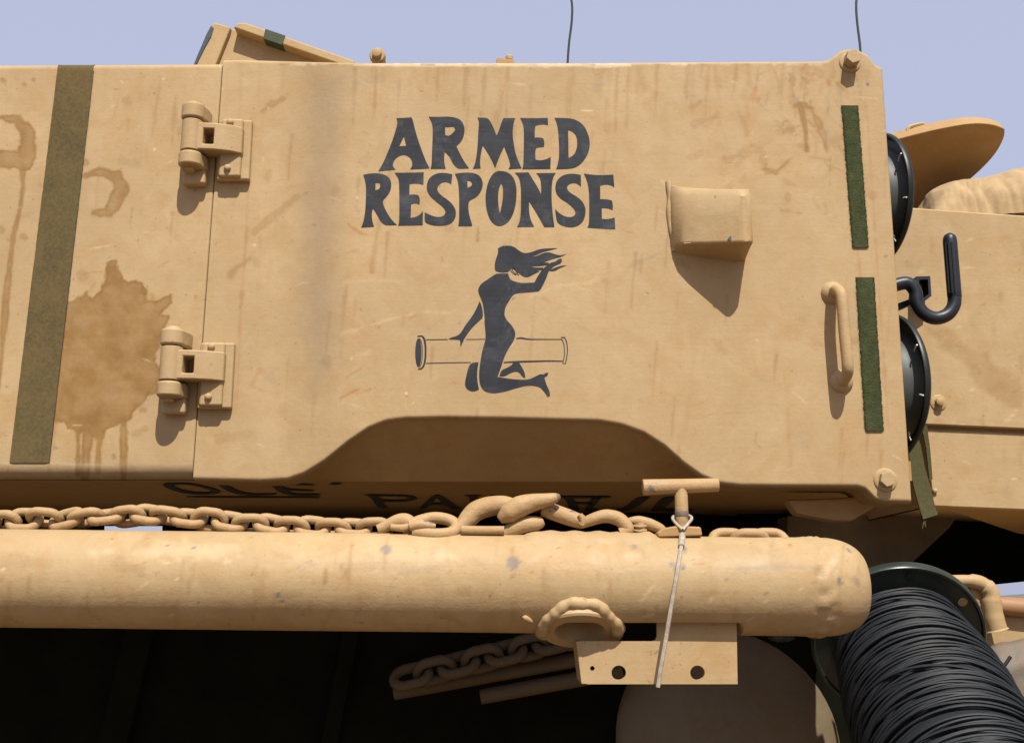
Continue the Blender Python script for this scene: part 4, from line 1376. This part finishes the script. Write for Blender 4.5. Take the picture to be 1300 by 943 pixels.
webstrip("webbing", [(1148, 560, 1162, 545, 2.40), (1152, 580, 1169, 565, 2.395), (1156, 598, 1174, 592, 2.39), (1162, 625, 1182, 620, 2.385), (1169, 650, 1188, 646, 2.38), (1171, 656, 1190, 651, 2.378)], "strap_olive", 2.4)
webstrip("webbing_back", [(1170, 540, 1177, 540, 2.44), (1176, 570, 1181, 570, 2.44), (1180, 610, 1184, 608, 2.44)], "strap_olive", 2.44)
webstrip("fold", [(1170.5, 653, 1190.5, 648.5, 2.376), (1172, 659, 1190.5, 653, 2.374)], "strap_olive", 2.4, 0.008)
for k_ in range(4):
    mb = MB()
    x = 1172 + k_ * 1.2
    mb.tube([P(x, 656, 2.38), P(x - 0.5 + random.uniform(-1, 1), 663, 2.378), P(x - 1 + random.uniform(-2, 2), 671 - k_, 2.376)], 0.0011, 5)
    build("fray_thread", mb, "strap_olive", st)

# ------------------------------------------------------------------ hull and dark things under the turret
hull = thing("hull", (0, 4.0, 0.0), "dark shadowed vehicle hull beneath the turret and the tube", "vehicle hull")
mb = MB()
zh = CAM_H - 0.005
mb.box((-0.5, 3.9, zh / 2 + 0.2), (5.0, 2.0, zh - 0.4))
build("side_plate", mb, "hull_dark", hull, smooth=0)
for x0, x1 in ((-1.15, -1.08), (-0.62, -0.58)):
    mb = MB()
    mb.prism([(x0, 2.86, 0.3), (x1, 2.86, 0.3), (x1 + 0.22, 2.86, zh - 0.01), (x0 + 0.22, 2.86, zh - 0.01)], [(x0, 2.91, 0.3), (x1, 2.91, 0.3), (x1 + 0.22, 2.91, zh - 0.01), (x0 + 0.22, 2.91, zh - 0.01)])
    build("stiffener", mb, "hull_dark", hull, bevel=0.004)
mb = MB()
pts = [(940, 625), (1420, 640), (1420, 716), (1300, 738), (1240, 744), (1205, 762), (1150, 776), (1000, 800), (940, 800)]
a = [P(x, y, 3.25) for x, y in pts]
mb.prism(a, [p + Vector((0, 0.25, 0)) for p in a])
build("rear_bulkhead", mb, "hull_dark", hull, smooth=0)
mb = MB()
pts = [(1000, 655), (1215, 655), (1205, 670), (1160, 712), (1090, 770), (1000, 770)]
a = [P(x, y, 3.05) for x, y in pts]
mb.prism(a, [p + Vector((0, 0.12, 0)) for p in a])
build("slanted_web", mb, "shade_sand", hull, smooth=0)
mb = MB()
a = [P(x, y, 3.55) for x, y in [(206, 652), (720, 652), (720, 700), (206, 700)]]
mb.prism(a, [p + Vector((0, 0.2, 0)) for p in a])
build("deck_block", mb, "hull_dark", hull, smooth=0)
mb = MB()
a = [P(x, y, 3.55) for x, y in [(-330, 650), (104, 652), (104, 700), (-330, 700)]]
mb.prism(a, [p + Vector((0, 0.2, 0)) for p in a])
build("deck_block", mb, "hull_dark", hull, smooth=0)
# deck at right, sunlit
mb = MB()
pts = [(1180, 782), (1262, 778), (1420, 776), (1420, 1010), (1180, 1010)]
a = [P(x, y, 2.46) for x, y in pts]
mb.prism(a, [p + Vector((0, 0.5, 0.0)) for p in a])
build("deck_edge", mb, "sand_paint", hull, bevel=0.012, segs=3)

# lifting loop on the deck
lp = thing("lifting_loop", P(1235, 785, 2.40), "sand painted cast lifting loop behind the cable drum", "lifting loop")
mb = MB()
mb.tube(smooth_path([P(x, y, 2.42) for x, y in [(1180, 737), (1205, 737), (1230, 737), (1247, 741), (1257, 752), (1259, 768), (1262, 786), (1266, 800)]], 5), [0.010] * 5 + [0.012] * 6 + [0.015] * 6 + [0.018] * 6 + [0.020] * 6 + [0.021] * 6 + [0.024] * 2, 14)
build("loop", mb, "sand_paint_thick", lp)
mb = MB()
mb.box(P(1240, 760, 2.44), (0.035, 0.03, 0.05))
build("stop_block", mb, "sand_paint_dark", lp, bevel=0.003)
mb = MB()
mb.tube([P(1250, 775, 2.46), P(1265, 768, 2.45), P(1300, 771, 2.45), P(1420, 776, 2.45)], [0.017, 0.019, 0.020, 0.02], 14)
wh = build("wooden_handle", mb, "wood", None)
tag(wh, "brown wooden tool handle lying right of the lifting loop", "tool handle")

# dark tarp
nc, nr = 40, 24
V = np.zeros((nc, nr, 3))
for i in range(nc):
    for j in range(nr):
        px = 1225 + 120 * i / (nc - 1)
        t = j / (nr - 1)
        top = 814 + 10 * math.exp(-((px - 1248) / 14) ** 2) - 4 * sstep(1280, 1300, px)
        py = top + t * (960 - top)
        yy = 2.36 - 0.05 * math.sin(math.pi * min(1, t * 3 + 0.05) / 2) + 0.012 * float(fbm(np.array(px / 18), np.array(py / 26), 9))
        V[i, j] = P(px, py, yy)
me = np_mesh("tarp", V.reshape(-1, 3), grid_faces(nc, nr, True))
tp = link("tarp", me, "tarp_dark", None, smooth=70)
so = tp.modifiers.new("thick", 'SOLIDIFY'); so.thickness = 0.006; so.offset = 1
tag(tp, "dirty dark folded tarp at the lower right beside the drum", "tarp")
mb = MB()
mb.tube(smooth_path([P(x, y, 2.295) for x, y in [(1283, 833), (1277, 842), (1271, 852), (1268, 870)]], 4), 0.0035, 6)
cd = build("tie_cord", mb, "black_wire", tp)

# dome (sand, in shade) under the tube end
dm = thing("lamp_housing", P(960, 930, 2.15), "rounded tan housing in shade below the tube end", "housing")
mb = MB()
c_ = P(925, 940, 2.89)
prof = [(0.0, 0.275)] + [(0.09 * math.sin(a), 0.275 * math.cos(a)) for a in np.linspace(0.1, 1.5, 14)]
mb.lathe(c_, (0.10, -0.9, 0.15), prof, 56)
build("shell", mb, "shade_tan", dm)
mb = MB()
mb.lathe(P(992, 806, 2.6), (0, 0, -1), [(0, 0.030), (0.008, 0.028), (0.014, 0.012)], 20)
build("drain_cap", mb, "drum_green", dm)

# ------------------------------------------------------------------ cable drum
AX = Vector((-0.05, -0.85, -0.52)).normalized()
dc = P(1140, 811, 2.30)
RD = 0.166
dr = thing("cable_drum", dc + Vector((0, 0, -RD)), "dark green drum wound with black wire beside the tube end", "cable drum")
mb = MB()
mb.lathe(dc, AX, [(-0.010, RD * 0.2), (-0.010, RD * 0.97), (-0.007, RD), (0.007, RD), (0.011, RD * 0.985), (0.011, RD * 0.96), (0.005, RD * 0.945), (0.004, RD * 0.5)], 80)
build("flange", mb, "drum_green", dr)
mb = MB()
WD = 0.54
mb.lathe(dc + AX * WD, AX, [(-0.004, RD * 0.5), (-0.005, RD * 0.96), (-0.008, RD * 0.98), (0.0, RD), (0.008, RD * 0.98), (0.008, RD * 0.3)], 80)
build("flange", mb, "drum_green", dr)
mb = MB()
mb.lathe(dc, AX, [(0.004, RD * 0.685), (0.20, RD * 0.835), (WD - 0.004, RD * 0.835)], 64)
build("core", mb, "black_wire", dr)
a1 = AX.cross(Vector((0, 0, 1))).normalized()
a2 = a1.cross(AX).normalized()
if a2.z < 0:
    a2 = -a2
for ang in (0.08, 0.92, 1.8, -0.75):
    q = dc + AX * 0.006 + (a2 * math.cos(ang) + (-a1 if a1.x < 0 else a1) * math.sin(ang)) * RD * 0.86
    mb = MB()
    mb.lathe(q, AX, [(-0.001, 0.009), (0.001, 0.009), (0.0012, 0.007)], 16)
    build("bolt_hole", mb, "black_rubber" if ang != 0.92 else "sand_paint_dark", dr)
mb = MB()
rw = 0.0027
for i in range(140):
    pos = 0.010 + (WD - 0.02) * (i / 139.0) + random.uniform(-0.001, 0.001)
    rr = RD * (0.69 + 0.15 * min(1.0, pos / 0.20)) + random.uniform(0, 0.0055) + 0.004 * math.sin(i * 0.45)
    tl = random.gauss(0, 0.009)
    t2 = random.gauss(0, 0.012)
    m_ = 72
    pth = []
    for j in range(m_):
        a = 2 * math.pi * j / m_
        p = dc + AX * min(max(pos + tl * math.cos(a) + t2 * math.sin(a), 0.009), WD - 0.008) + (a1 * math.cos(a) + a2 * math.sin(a)) * (rr + 0.0012 * math.sin(3 * a + i))
        pth.append(p)
    mb.tube(pth, rw, 6, closed=True)
ww = build("wound_wire", mb, "black_wire", dr, recalc=False)
ww["kind"] = "stuff"

# ------------------------------------------------------------------ steel tube
YT = 1.86
pL_t, pL_b = P(0, 670.5, YT), P(0, 797, YT)
pR_t, pR_b = P(1000, 683, YT), P(1000, 806, YT)
rT = 0.5 * ((pL_t.z - pL_b.z) + (pR_t.z - pR_b.z)) / 2
cL, cR = (pL_t + pL_b) / 2, (pR_t + pR_b) / 2
axT = (cR - cL).normalized()
xe = P(1096, 745, YT).x
def tube_c(x):
    return cL + axT * ((x - cL.x) / axT.x)
tt = thing("steel_tube", tube_c(0) + Vector((0, 0, -rT)), "thick sand painted steel tube with rounded end lying below the lettered panel", "steel tube")
xs = list(np.linspace(-2.0, xe - 0.064, 420)) + [xe - 0.064 + 0.064 * math.sin(a) for a in np.linspace(0.08, math.pi / 2, 22)]
NS = 120
x_weld = P(1048, 740, YT - rT).x
x_sl = P(946, 800, YT - rT).x
x_f0 = P(700, 800, YT).x
V = np.zeros((len(xs), NS, 3))
for i, x in enumerate(xs):
    e = x - (xe - 0.064)
    r = rT if e <= 0 else rT * (0.50 + 0.50 * math.sqrt(max(0.0, 1 - (e / 0.0641) ** 2)))
    if i == len(xs) - 1:
        r = rT * 0.48
    c_ = tube_c(x)
    a = np.linspace(0, 2 * np.pi, NS, endpoint=False)
    lump = 0.0022 * np.exp(-((x - x_weld) / 0.017) ** 2) * (sstep(0.35, 0.9, vnoise(a * 9, np.full(NS, x * 110), 4)) * 1.6 + 0.15)
    lump = lump - 0.0014 * np.exp(-((x - x_weld - 0.016) / 0.0028) ** 2)
    lump = lump + 0.0007 * fbm(a * 3 + 20, np.full(NS, x * 14 + 50), 8, 3)
    rr = r + lump
    V[i, :, 0] = c_.x
    V[i, :, 1] = c_.y - rr * np.cos(a)
    V[i, :, 2] = c_.z + rr * np.sin(a)
    if x_f0 < x < x_sl:            # flat along the bottom where the bracket is welded
        zmin = P(800, 789.5, YT).z
        V[i, :, 2] = np.maximum(V[i, :, 2], zmin)
flat = V.reshape(-1, 3)
fc = []
for i in range(len(xs) - 1):
    for j in range(NS):
        j2 = (j + 1) % NS
        fc.append((i * NS + j, i * NS + j2, (i + 1) * NS + j2, (i + 1) * NS + j))
fc.append(tuple(range((len(xs) - 1) * NS, len(xs) * NS)))
me = np_mesh("barrel", flat, fc)
px, py = proj(flat)
front = (flat[:, 1] < YT + 0.02)
def tube_marks(px, py):
    T9 = lambda p: cr(p, 430, 580, 2.598)
    dark = [('p', T9([(550, 335), (575, 325), (598, 345), (585, 362), (572, 372), (555, 355)]), 0.55, 1.2, 3), ('l', T9([(570, 390, 8), (575, 395, 8)]), 0.5, 1.2, 2),
            ('p', T9([(140, 300), (160, 290), (178, 315), (150, 318)]), 0.5, 1.2, 4), ('l', T9([(1100, 350, 16), (1108, 372, 10)]), 0.6, 1.5, 4), ('l', T9([(1140, 300, 5), (1138, 370, 5)]), 0.8, 1, 2),
            ('l', T9([(977, 275, 6), (980, 298, 10)]), 0.5, 1.5, 2), ('l', [(353, 754, 2.5), (358, 762, 2.0)], 0.95, 0.7, 0.3), ('l', [(391, 714, 4), (394, 715, 4)], 0.35, 1.5, 2),
            ('l', [(1076, 697, 4), (1080, 700, 3)], 0.7, 1, 2), ('l', [(1066, 735, 3), (1068, 740, 4)], 0.8, 1, 2), ('l', [(1085, 734, 5), (1090, 742, 4)], 0.35, 2, 3)]
    grey = [('l', [(938, 722, 9), (975, 720, 8), (1030, 719, 5)], 0.5, 2.5, 7), ('l', [(440, 718, 6), (520, 722, 8), (570, 720, 5)], 0.28, 4, 9), ('l', [(0, 770, 1), (1, 771, 1)], 0.0, 1, 0),
            ('l', [(760, 735, 6), (850, 720, 6)], 0.2, 5, 9)]
    stain = [('l', [(412, 720, 6), (413, 740, 5)], 0.5, 1.5, 4), ('l', [(432, 715, 5), (438, 730, 4)], 0.45, 1.5, 4), ('l', [(150, 715, 20), (175, 725, 14)], 0.3, 4, 10), ('l', [(900, 700, 20), (960, 700, 14)], 0.2, 5, 10),
             ('l', [(325, 700, 3), (328, 760, 3)], 0.25, 3, 3), ('l', [(10, 710, 20), (60, 715, 12)], 0.25, 5, 9)]
    rust = [('l', [(396, 738, 4), (400, 741, 3)], 0.5, 1.5, 3), ('l', [(748, 694, 3), (750, 696, 3)], 0.7, 1, 1)]
    pale = [('l', [(180, 700, 10), (240, 698, 12), (300, 702, 8)], 0.3, 6, 22), ('l', [(120, 702, 12), (140, 698, 8)], 0.3, 4, 12), ('l', [(205, 713, 4), (215, 714, 3)], 0.7, 1.5, 2), ('l', [(285, 714, 2), (300, 710, 2)], 0.5, 1, 2),  # broad soft patches paint in glossy highlights, small marks are scuffs
            ('l', [(812, 765, 2), (828, 745, 3)], 0.5, 1, 1), ('l', [(818, 782, 3), (828, 780, 4)], 0.6, 1, 1), ('l', [(560, 704, 10), (580, 708, 8)], 0.2, 4, 9), ('l', [(797, 704, 10), (810, 705, 8)], 0.25, 4, 7),
            ('l', [(1048, 725, 8), (1058, 712, 6)], 0.5, 2.5, 5), ('l', [(1052, 775, 8), (1062, 790, 6)], 0.3, 3, 5)]
    kn = knocks(np.random.default_rng(8), (-40, 676, 1095, 800), 260)
    return marks(px, py, stain=stain + kn['stain'], rust=rust + kn['rust'], dark=dark + kn['dark'], pale=pale + kn['pale'], grey=grey + kn['grey'])
w, w2 = tube_marks(px, py)
w[~front] = 0
w2[~front] = 0
set_wear_and_light(me, w, w2)
link("barrel", me, "sand_paint_thick", tt, smooth=45, recalc=True)
# raised pad on top
mb = MB()
ptsx = np.linspace(P(662, 680, YT).x, P(842, 680, YT).x, 30)
vs_, fs_ = [], []
for i, x in enumerate(ptsx):
    u = i / 29
    hgt = 0.0085 * min(1, math.sin(math.pi * u) * 3.2) + 0.0012 * math.sin(i * 1.3)
    c_ = tube_c(x)
    for j in range(15):
        a = math.radians(50 + 80 * j / 14)
        e = math.sin(math.pi * j / 14)
        vs_.append((c_.x, c_.y - (rT - 0.002 + hgt * min(1, e * 2.5)) * math.cos(a), c_.z + (rT - 0.002 + hgt * min(1, e * 2.5)) * math.sin(a)))
fs_ = [(i * 15 + j, i * 15 + j + 1, (i + 1) * 15 + j + 1, (i + 1) * 15 + j) for i in range(29) for j in range(14)]
mb.add(vs_, fs_)
build("top_pad", mb, "sand_paint_thick", tt, smooth=60)
# socket ring welded at the lower front
sdir = Vector((0, -0.44, -0.90)).normalized()
sc_ = P(736, 802, YT - 0.026)
mb = MB()
mb.lathe(sc_ - sdir * 0.075, sdir, [(0, 0.058), (0.066, 0.0605), (0.072, 0.0615), (0.075, 0.059), (0.075, 0.040), (0.072, 0.0375), (0.0, 0.0375)], 48, closed_ends=False)
build("socket", mb, "sand_paint_thick", tt, smooth=40)
mb = MB()
mb.lathe(sc_ - sdir * 0.035, sdir, [(0, 0.0377), (0.003, 0.0377)], 32)
build("socket_bore", mb, "hull_dark", tt)
s1 = sdir.cross(Vector((1, 0, 0))).normalized()
s1 = s1 if s1.y < 0 else -s1
pth, rad = [], []
for i in range(96):
    a = math.pi * (-0.18 + 1.36 * i / 95)
    p = sc_ + (Vector((1, 0, 0)) * math.cos(a) + s1 * math.sin(a)) * (0.0600 + 0.0015 * math.sin(i * 0.37))
    d = -sdir
    c_ = tube_c(p.x)
    oy, oz = p.y - c_.y, p.z - c_.z
    bq = oy * d.y + oz * d.z
    cq = oy * oy + oz * oz - rT * rT
    disc = bq * bq - cq
    if disc < 0:
        continue
    tq = -bq - math.sqrt(disc)
    pth.append(p + d * tq)
    rad.append(0.0100 + 0.0009 * math.sin(i * 0.42 + 0.9 * math.sin(i * 0.13)) + 0.0006 * math.sin(i * 1.1 + 1))
mb = MB()
mb.tube(pth, rad, 12)
build("weld_bead", mb, "sand_paint_thick", tt)
mb = MB()
mb.tube(smooth_path([P(663, 783.5, YT - rT * 0.80), P(667, 784, YT - rT * 0.80), P(672, 787, YT - rT * 0.76), P(676, 790, YT - rT * 0.72)], 4), [0.0012, 0.002, 0.003, 0.004, 0.0042, 0.0042, 0.0042, 0.004, 0.0038, 0.0034, 0.003, 0.002, 0.0012], 10)
build("weld_drop", mb, "sand_paint_thick", tt)
# bracket plate hanging from the tube, with holes and a cut slot
YBR = YT - 0.034
def holed_plate(outer, holes, Y, th, name, mat, parent, bev=0.0):
    loops = [outer] + holes
    flat, tri = tess(loops)
    n = len(flat)
    vs = [P(x, y, Y) for x, y in flat]
    vs2 = [p + Vector((0, th, 0)) for p in vs]
    fs = [tuple(t) for t in tri] + [tuple(i + n for i in t)[::-1] for t in tri]
    o = 0
    for lp_ in loops:
        m = len(lp_)
        for i in range(m):
            j = (i + 1) % m
            fs.append((o + i, o + j, n + o + j, n + o + i))
        o += m
    mb = MB()
    mb.add(vs, fs) if False else mb.add(vs + vs2, fs)
    return build(name, mb, mat, parent, smooth=30, bevel=bev)
def circ(x, y, r, n=20):
    return [(x + r * math.cos(2 * math.pi * i / n), y + r * math.sin(2 * math.pi * i / n)) for i in range(n)]
holed_plate([(733, 813.5), (828, 813.5), (832, 812), (834, 808), (834, 786), (935, 785), (936.5, 868), (741, 868)], [circ(752, 848, 3), circ(785.5, 853.5, 9.3), circ(885.5, 853.5, 9.3)], YBR, 0.010, "bracket", "sand_paint", tt, 0)
mb = MB()
a = [P(731.5, 813.5, YBR - 0.001), P(735.5, 813.5, YBR - 0.001), P(745.5, 868, YBR - 0.001), P(738, 868, YBR - 0.001)]
mb.prism(a, [p + Vector((0, 0.12, 0)) for p in a])
build("bracket_cheek", mb, "sand_paint", tt, bevel=0.0012)
mb = MB()
mb.prism([P(834, 780, YBR), P(935, 780, YBR), P(935, 868, YBR + 0.0), P(834, 868, YBR)], [P(834, 780, YBR) + Vector((0, 0.001, 0))] * 1 + [P(935, 780, YBR) + Vector((0, 0.001, 0)), P(935, 868, YBR) + Vector((0, 0.001, 0)), P(834, 868, YBR) + Vector((0, 0.001, 0))]) if False else None

# ------------------------------------------------------------------ chain on the tube
def link_mesh(pitch, d, wid, nseg=10, nside=10, mat="sand_paint_chain"):
    """stadium link in the XZ plane, long axis X"""
    rb_ = (wid - d) / 2
    half = (pitch + d) / 2 - rb_ if (pitch + d) / 2 > rb_ else 0.001
    pts = []
    for i in range(nseg + 1):
        a = -math.pi / 2 + math.pi * i / nseg
        pts.append(Vector((half + rb_ * math.cos(a), 0, rb_ * math.sin(a))))
    for i in range(nseg + 1):
        a = math.pi / 2 + math.pi * i / nseg
        pts.append(Vector((-half + rb_ * math.cos(a), 0, rb_ * math.sin(a))))
    mb = MB()
    mb.tube(pts, d / 2, nside, closed=True)
    me = bpy.data.meshes.new("chain_link")
    me.from_pydata(mb.v, [], mb.f)
    fix_normals(me)
    me.polygons.foreach_set("use_smooth", [True] * len(me.polygons))
    me.materials.append(MATS[mat])
    return me

def place_link(me, p, tangent, roll, parent):
    x = tangent.normalized()
    y0 = Vector((0, 1, 0))
    z = x.cross(y0).normalized()
    y = z.cross(x)
    rot = Matrix((x, y, z)).transposed().to_4x4() @ Matrix.Rotation(roll, 4, 'X')
    o = bpy.data.objects.new("chain_link", me)
    COL.objects.link(o)
    o.matrix_world = Matrix.Translation(p) @ rot
    o.parent = parent
    o.matrix_parent_inverse = Matrix.Translation(-wloc(parent))
    return o

YC = YT + 0.006
ch = thing("chain", tube_c(-0.5) + Vector((0, 0, rT)), "sand painted chain with grab hook lying along the top of the tube", "chain")
LM = link_mesh(0.0338, 0.0142, 0.046)
CP = [(-200, 662), (-100, 662), (0, 663), (30, 661), (70, 658), (120, 655), (180, 654), (225, 656), (270, 661), (320, 666), (370, 669), (430, 671), (490, 671)]
def chain_at(px):
    return P(px, float(interp(CP, px)), YC)
px_ = -180.0
i = 0
while px_ < 482:
    p, p2 = chain_at(px_), chain_at(px_ + 10)
    p = p + Vector((0, random.uniform(-0.003, 0.003), random.uniform(-0.002, 0.002)))
    place_link(LM, p, p2 - p, math.radians(48 if i % 2 else -46) + random.uniform(-0.3, 0.3), ch)
    step = 0.0338
    px_ += 10 * step / (p2 - p).length
    i += 1
def part_tube(name, pts, rad, Ys, mat="sand_paint_chain", n=14, parent=ch, sub=5):
    if not isinstance(Ys, (list, tuple)):
        Ys = [Ys] * len(pts)
    p3 = smooth_path([P(x, y, yy) for (x, y), yy in zip(pts, Ys)], sub)
    if isinstance(rad, (list, tuple)):
        rad = list(np.interp(np.linspace(0, 1, len(p3)), np.linspace(0, 1, len(rad)), rad))
    mb = MB()
    mb.tube(p3, rad, n)
    return build(name, mb, mat, parent)
k1 = 0.00127
# connecting shackle
part_tube("shackle", [(480, 672), (492, 667), (504, 662), (514, 661), (520, 665), (521, 671), (512, 676)], [7 * k1, 8 * k1, 9.5 * k1, 10 * k1, 9 * k1, 8 * k1], YC - 0.012)
part_tube("shackle_pin", [(496, 669), (512, 670), (521, 667)], [4 * k1, 5 * k1, 4 * k1], YC - 0.026)
# large ring
part_tube("ring", [(519, 668), (533, 661), (552, 657), (570, 660), (579, 667), (576, 675), (560, 678), (540, 677), (526, 675)], 7.5 * k1, [YC - 0.02, YC - 0.01, YC, YC, YC - 0.005, YC - 0.02, YC - 0.03, YC - 0.03, YC - 0.025])
part_tube("ring_web", [(520, 668), (535, 666), (553, 668)], [6 * k1, 7 * k1, 3 * k1], YC - 0.03)
# grab hook: shank, back and beak
part_tube("hook_shank", [(570, 676), (584, 669), (594, 659), (604, 649), (620, 643), (640, 641), (660, 645)], [6 * k1, 9 * k1, 12 * k1, 13 * k1, 13 * k1, 12 * k1, 9 * k1], [YC - 0.012, YC - 0.006, YC, YC + 0.004, YC + 0.006, YC + 0.004, YC])
part_tube("hook_beak", [(634, 660), (645, 652), (660, 643), (676, 638), (692, 635), (704, 632), (709, 630)], [5 * k1, 13 * k1, 14 * k1, 11.5 * k1, 9 * k1, 6.6 * k1, 4.2 * k1], [YC - 0.02] * 4 + [YC - 0.024] * 3)
part_tube("hook_tip", [(704, 632.2), (707.5, 631), (711, 629.5)], [5.6 * k1, 5.4 * k1, 3.0 * k1], YC - 0.0242, mat="tarp_dark")
part_tube("hook_pin", [(586, 672.5), (612, 673), (640, 673)], [5.5 * k1, 5.5 * k1, 5.5 * k1], YC - 0.028)
part_tube("hook_lobe", [(636, 679), (650, 672), (666, 666), (682, 664), (690, 661)], [6 * k1, 10 * k1, 11 * k1, 9 * k1, 5 * k1], YC - 0.012)
# coupling after the hook
part_tube("coupling", [(688, 646), (700, 649), (720, 656), (740, 663)], [9 * k1, 10.5 * k1, 10.5 * k1, 9 * k1], YC - 0.004)
part_tube("coupling_pin", [(736, 653), (740, 660), (739, 667)], [3.6 * k1, 4.2 * k1, 3.6 * k1], YC - 0.016)
part_tube("large_link", [(736, 666), (750, 660), (768, 655), (784, 658), (794, 666), (797, 673), (787, 677)], [5.5 * k1, 7.5 * k1, 8.5 * k1, 9 * k1, 8.5 * k1, 7.5 * k1, 7 * k1], [YC - 0.01, YC - 0.012, YC - 0.012, YC - 0.014, YC - 0.018, YC - 0.02, YC - 0.02])
part_tube("connector", [(796, 662), (810, 661), (824, 665), (838, 671), (845, 676)], [4 * k1, 6.5 * k1, 7.5 * k1, 6.5 * k1, 4 * k1], YC)
part_tube("connector_pin", [(811, 664), (812.5, 672), (812, 681)], [7 * k1, 7.5 * k1, 7 * k1], YC - 0.012)
for yy in (666.5, 672, 678):
    part_tube("connector_ring", [(803.5, yy + 1), (812, yy + 2), (820.5, yy + 1)], 1.6 * k1, [YC - 0.015, YC - 0.0225, YC - 0.015], n=8)
LM2 = link_mesh(0.036, 0.0155, 0.052)
for j, x in enumerate((925, 951, 977)):
    place_link(LM2, P(x, 686.5, YC), Vector((1, 0, -0.01)), math.radians(50 if j % 2 else -40), ch)

# ------------------------------------------------------------------ tee pin and lanyard
YP = YT - 0.008
tpn = thing("tee_pin", P(866, 680, YP), "sand painted T handled pin standing on the tube", "pin")
def bar(name, a, b, r0, r1, Y, parent, mat="sand_paint_chain", caps=True):
    mb = MB()
    A, B = P(*a, Y), P(*b, Y)
    d = (B - A)
    mb.lathe(A, d, [(0, r0 * 0.93), (0.0012, r0), (d.length - 0.0012, r1), (d.length, r1 * 0.93)], 24)
    return build(name, mb, mat, parent)
bar("crossbar", (816, 618.5), (912, 615.5), 10.2 * k1, 8.6 * k1, YP, tpn)
bar("shank", (864.3, 614), (866.5, 690), 8.3 * k1, 8.6 * k1, YP - 0.0005, tpn)
bar("shank_scuff", (865.3, 648), (865.6, 657), 8.65 * k1, 8.65 * k1, YP - 0.0005, tpn, mat="tarp_dark")
mb = MB()
a = [P(x, y, YP - 0.020) for x, y in [(834, 676), (842, 670), (860, 667), (890, 668.5), (892, 680), (836, 682)]]
mb.prism(a, [p + Vector((0, 0.045, 0)) for p in a])
build("collar", mb, "sand_paint_dark", tpn, bevel=0.003)
ly = thing("lanyard", P(850, 770, YT - rT), "thin wire lanyard looped round the T pin and hanging over the tube", "lanyard")
loop = smooth_path([P(x, y, yy) for x, y, yy in [(866, 672, YP - 0.024), (858, 664, YP - 0.016), (854, 658, YP - 0.004), (857, 654.5, YP + 0.008), (866, 653, YP + 0.016), (875, 654.5, YP + 0.008), (878, 658, YP - 0.004), (874, 664, YP - 0.016), (867, 672, YP - 0.024)]], 5)
mb = MB()
mb.tube(loop, 0.0026, 8)
build("loop", mb, "lanyard_wire", ly)
cab = []
for t in np.linspace(0, 1, 50):
    py = 669 + (872 - 669) * t
    px = float(np.interp(py, [669, 690, 730, 770, 810, 853, 880], [866.5, 865.5, 859, 852, 845.5, 838, 834]))
    # follow the front of the tube, then hang
    zt_ = P(px, py, YT - rT).z
    cz = tube_c(P(px, py, YT).x).z
    dz = zt_ - cz
    yf = YT - math.sqrt(max(rT * rT - min(dz, rT * 0.999) ** 2, 0)) - 0.004 if dz > 0 else YT - rT - 0.004
    cab.append(P(px, py, yf))
mb = MB()
mb.tube(smooth_path(cab, 2), 0.0034, 8)
build("cable", mb, "lanyard_wire", ly)
mb = MB()
mb.tube([cab[0] + Vector((0, -0.001, 0.004)), cab[3] + Vector((0, -0.001, 0)), cab[6]], 0.0052, 10)
build("ferrule", mb, "lanyard_wire", ly)

# ------------------------------------------------------------------ chain and rods in the shade under the tube
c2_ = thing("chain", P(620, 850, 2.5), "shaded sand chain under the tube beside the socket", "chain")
LM3 = link_mesh(0.058, 0.023, 0.076, mat="shade_brown")
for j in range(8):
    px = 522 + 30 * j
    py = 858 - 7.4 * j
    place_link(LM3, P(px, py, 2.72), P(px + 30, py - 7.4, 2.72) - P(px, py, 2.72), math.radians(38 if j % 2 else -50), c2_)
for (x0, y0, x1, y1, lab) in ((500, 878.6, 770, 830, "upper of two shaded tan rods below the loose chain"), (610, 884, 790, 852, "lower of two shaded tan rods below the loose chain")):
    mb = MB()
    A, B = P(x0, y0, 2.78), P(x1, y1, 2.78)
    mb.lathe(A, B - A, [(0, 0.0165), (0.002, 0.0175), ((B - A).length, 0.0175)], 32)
    o = build("rod", mb, "shade_brown", None)
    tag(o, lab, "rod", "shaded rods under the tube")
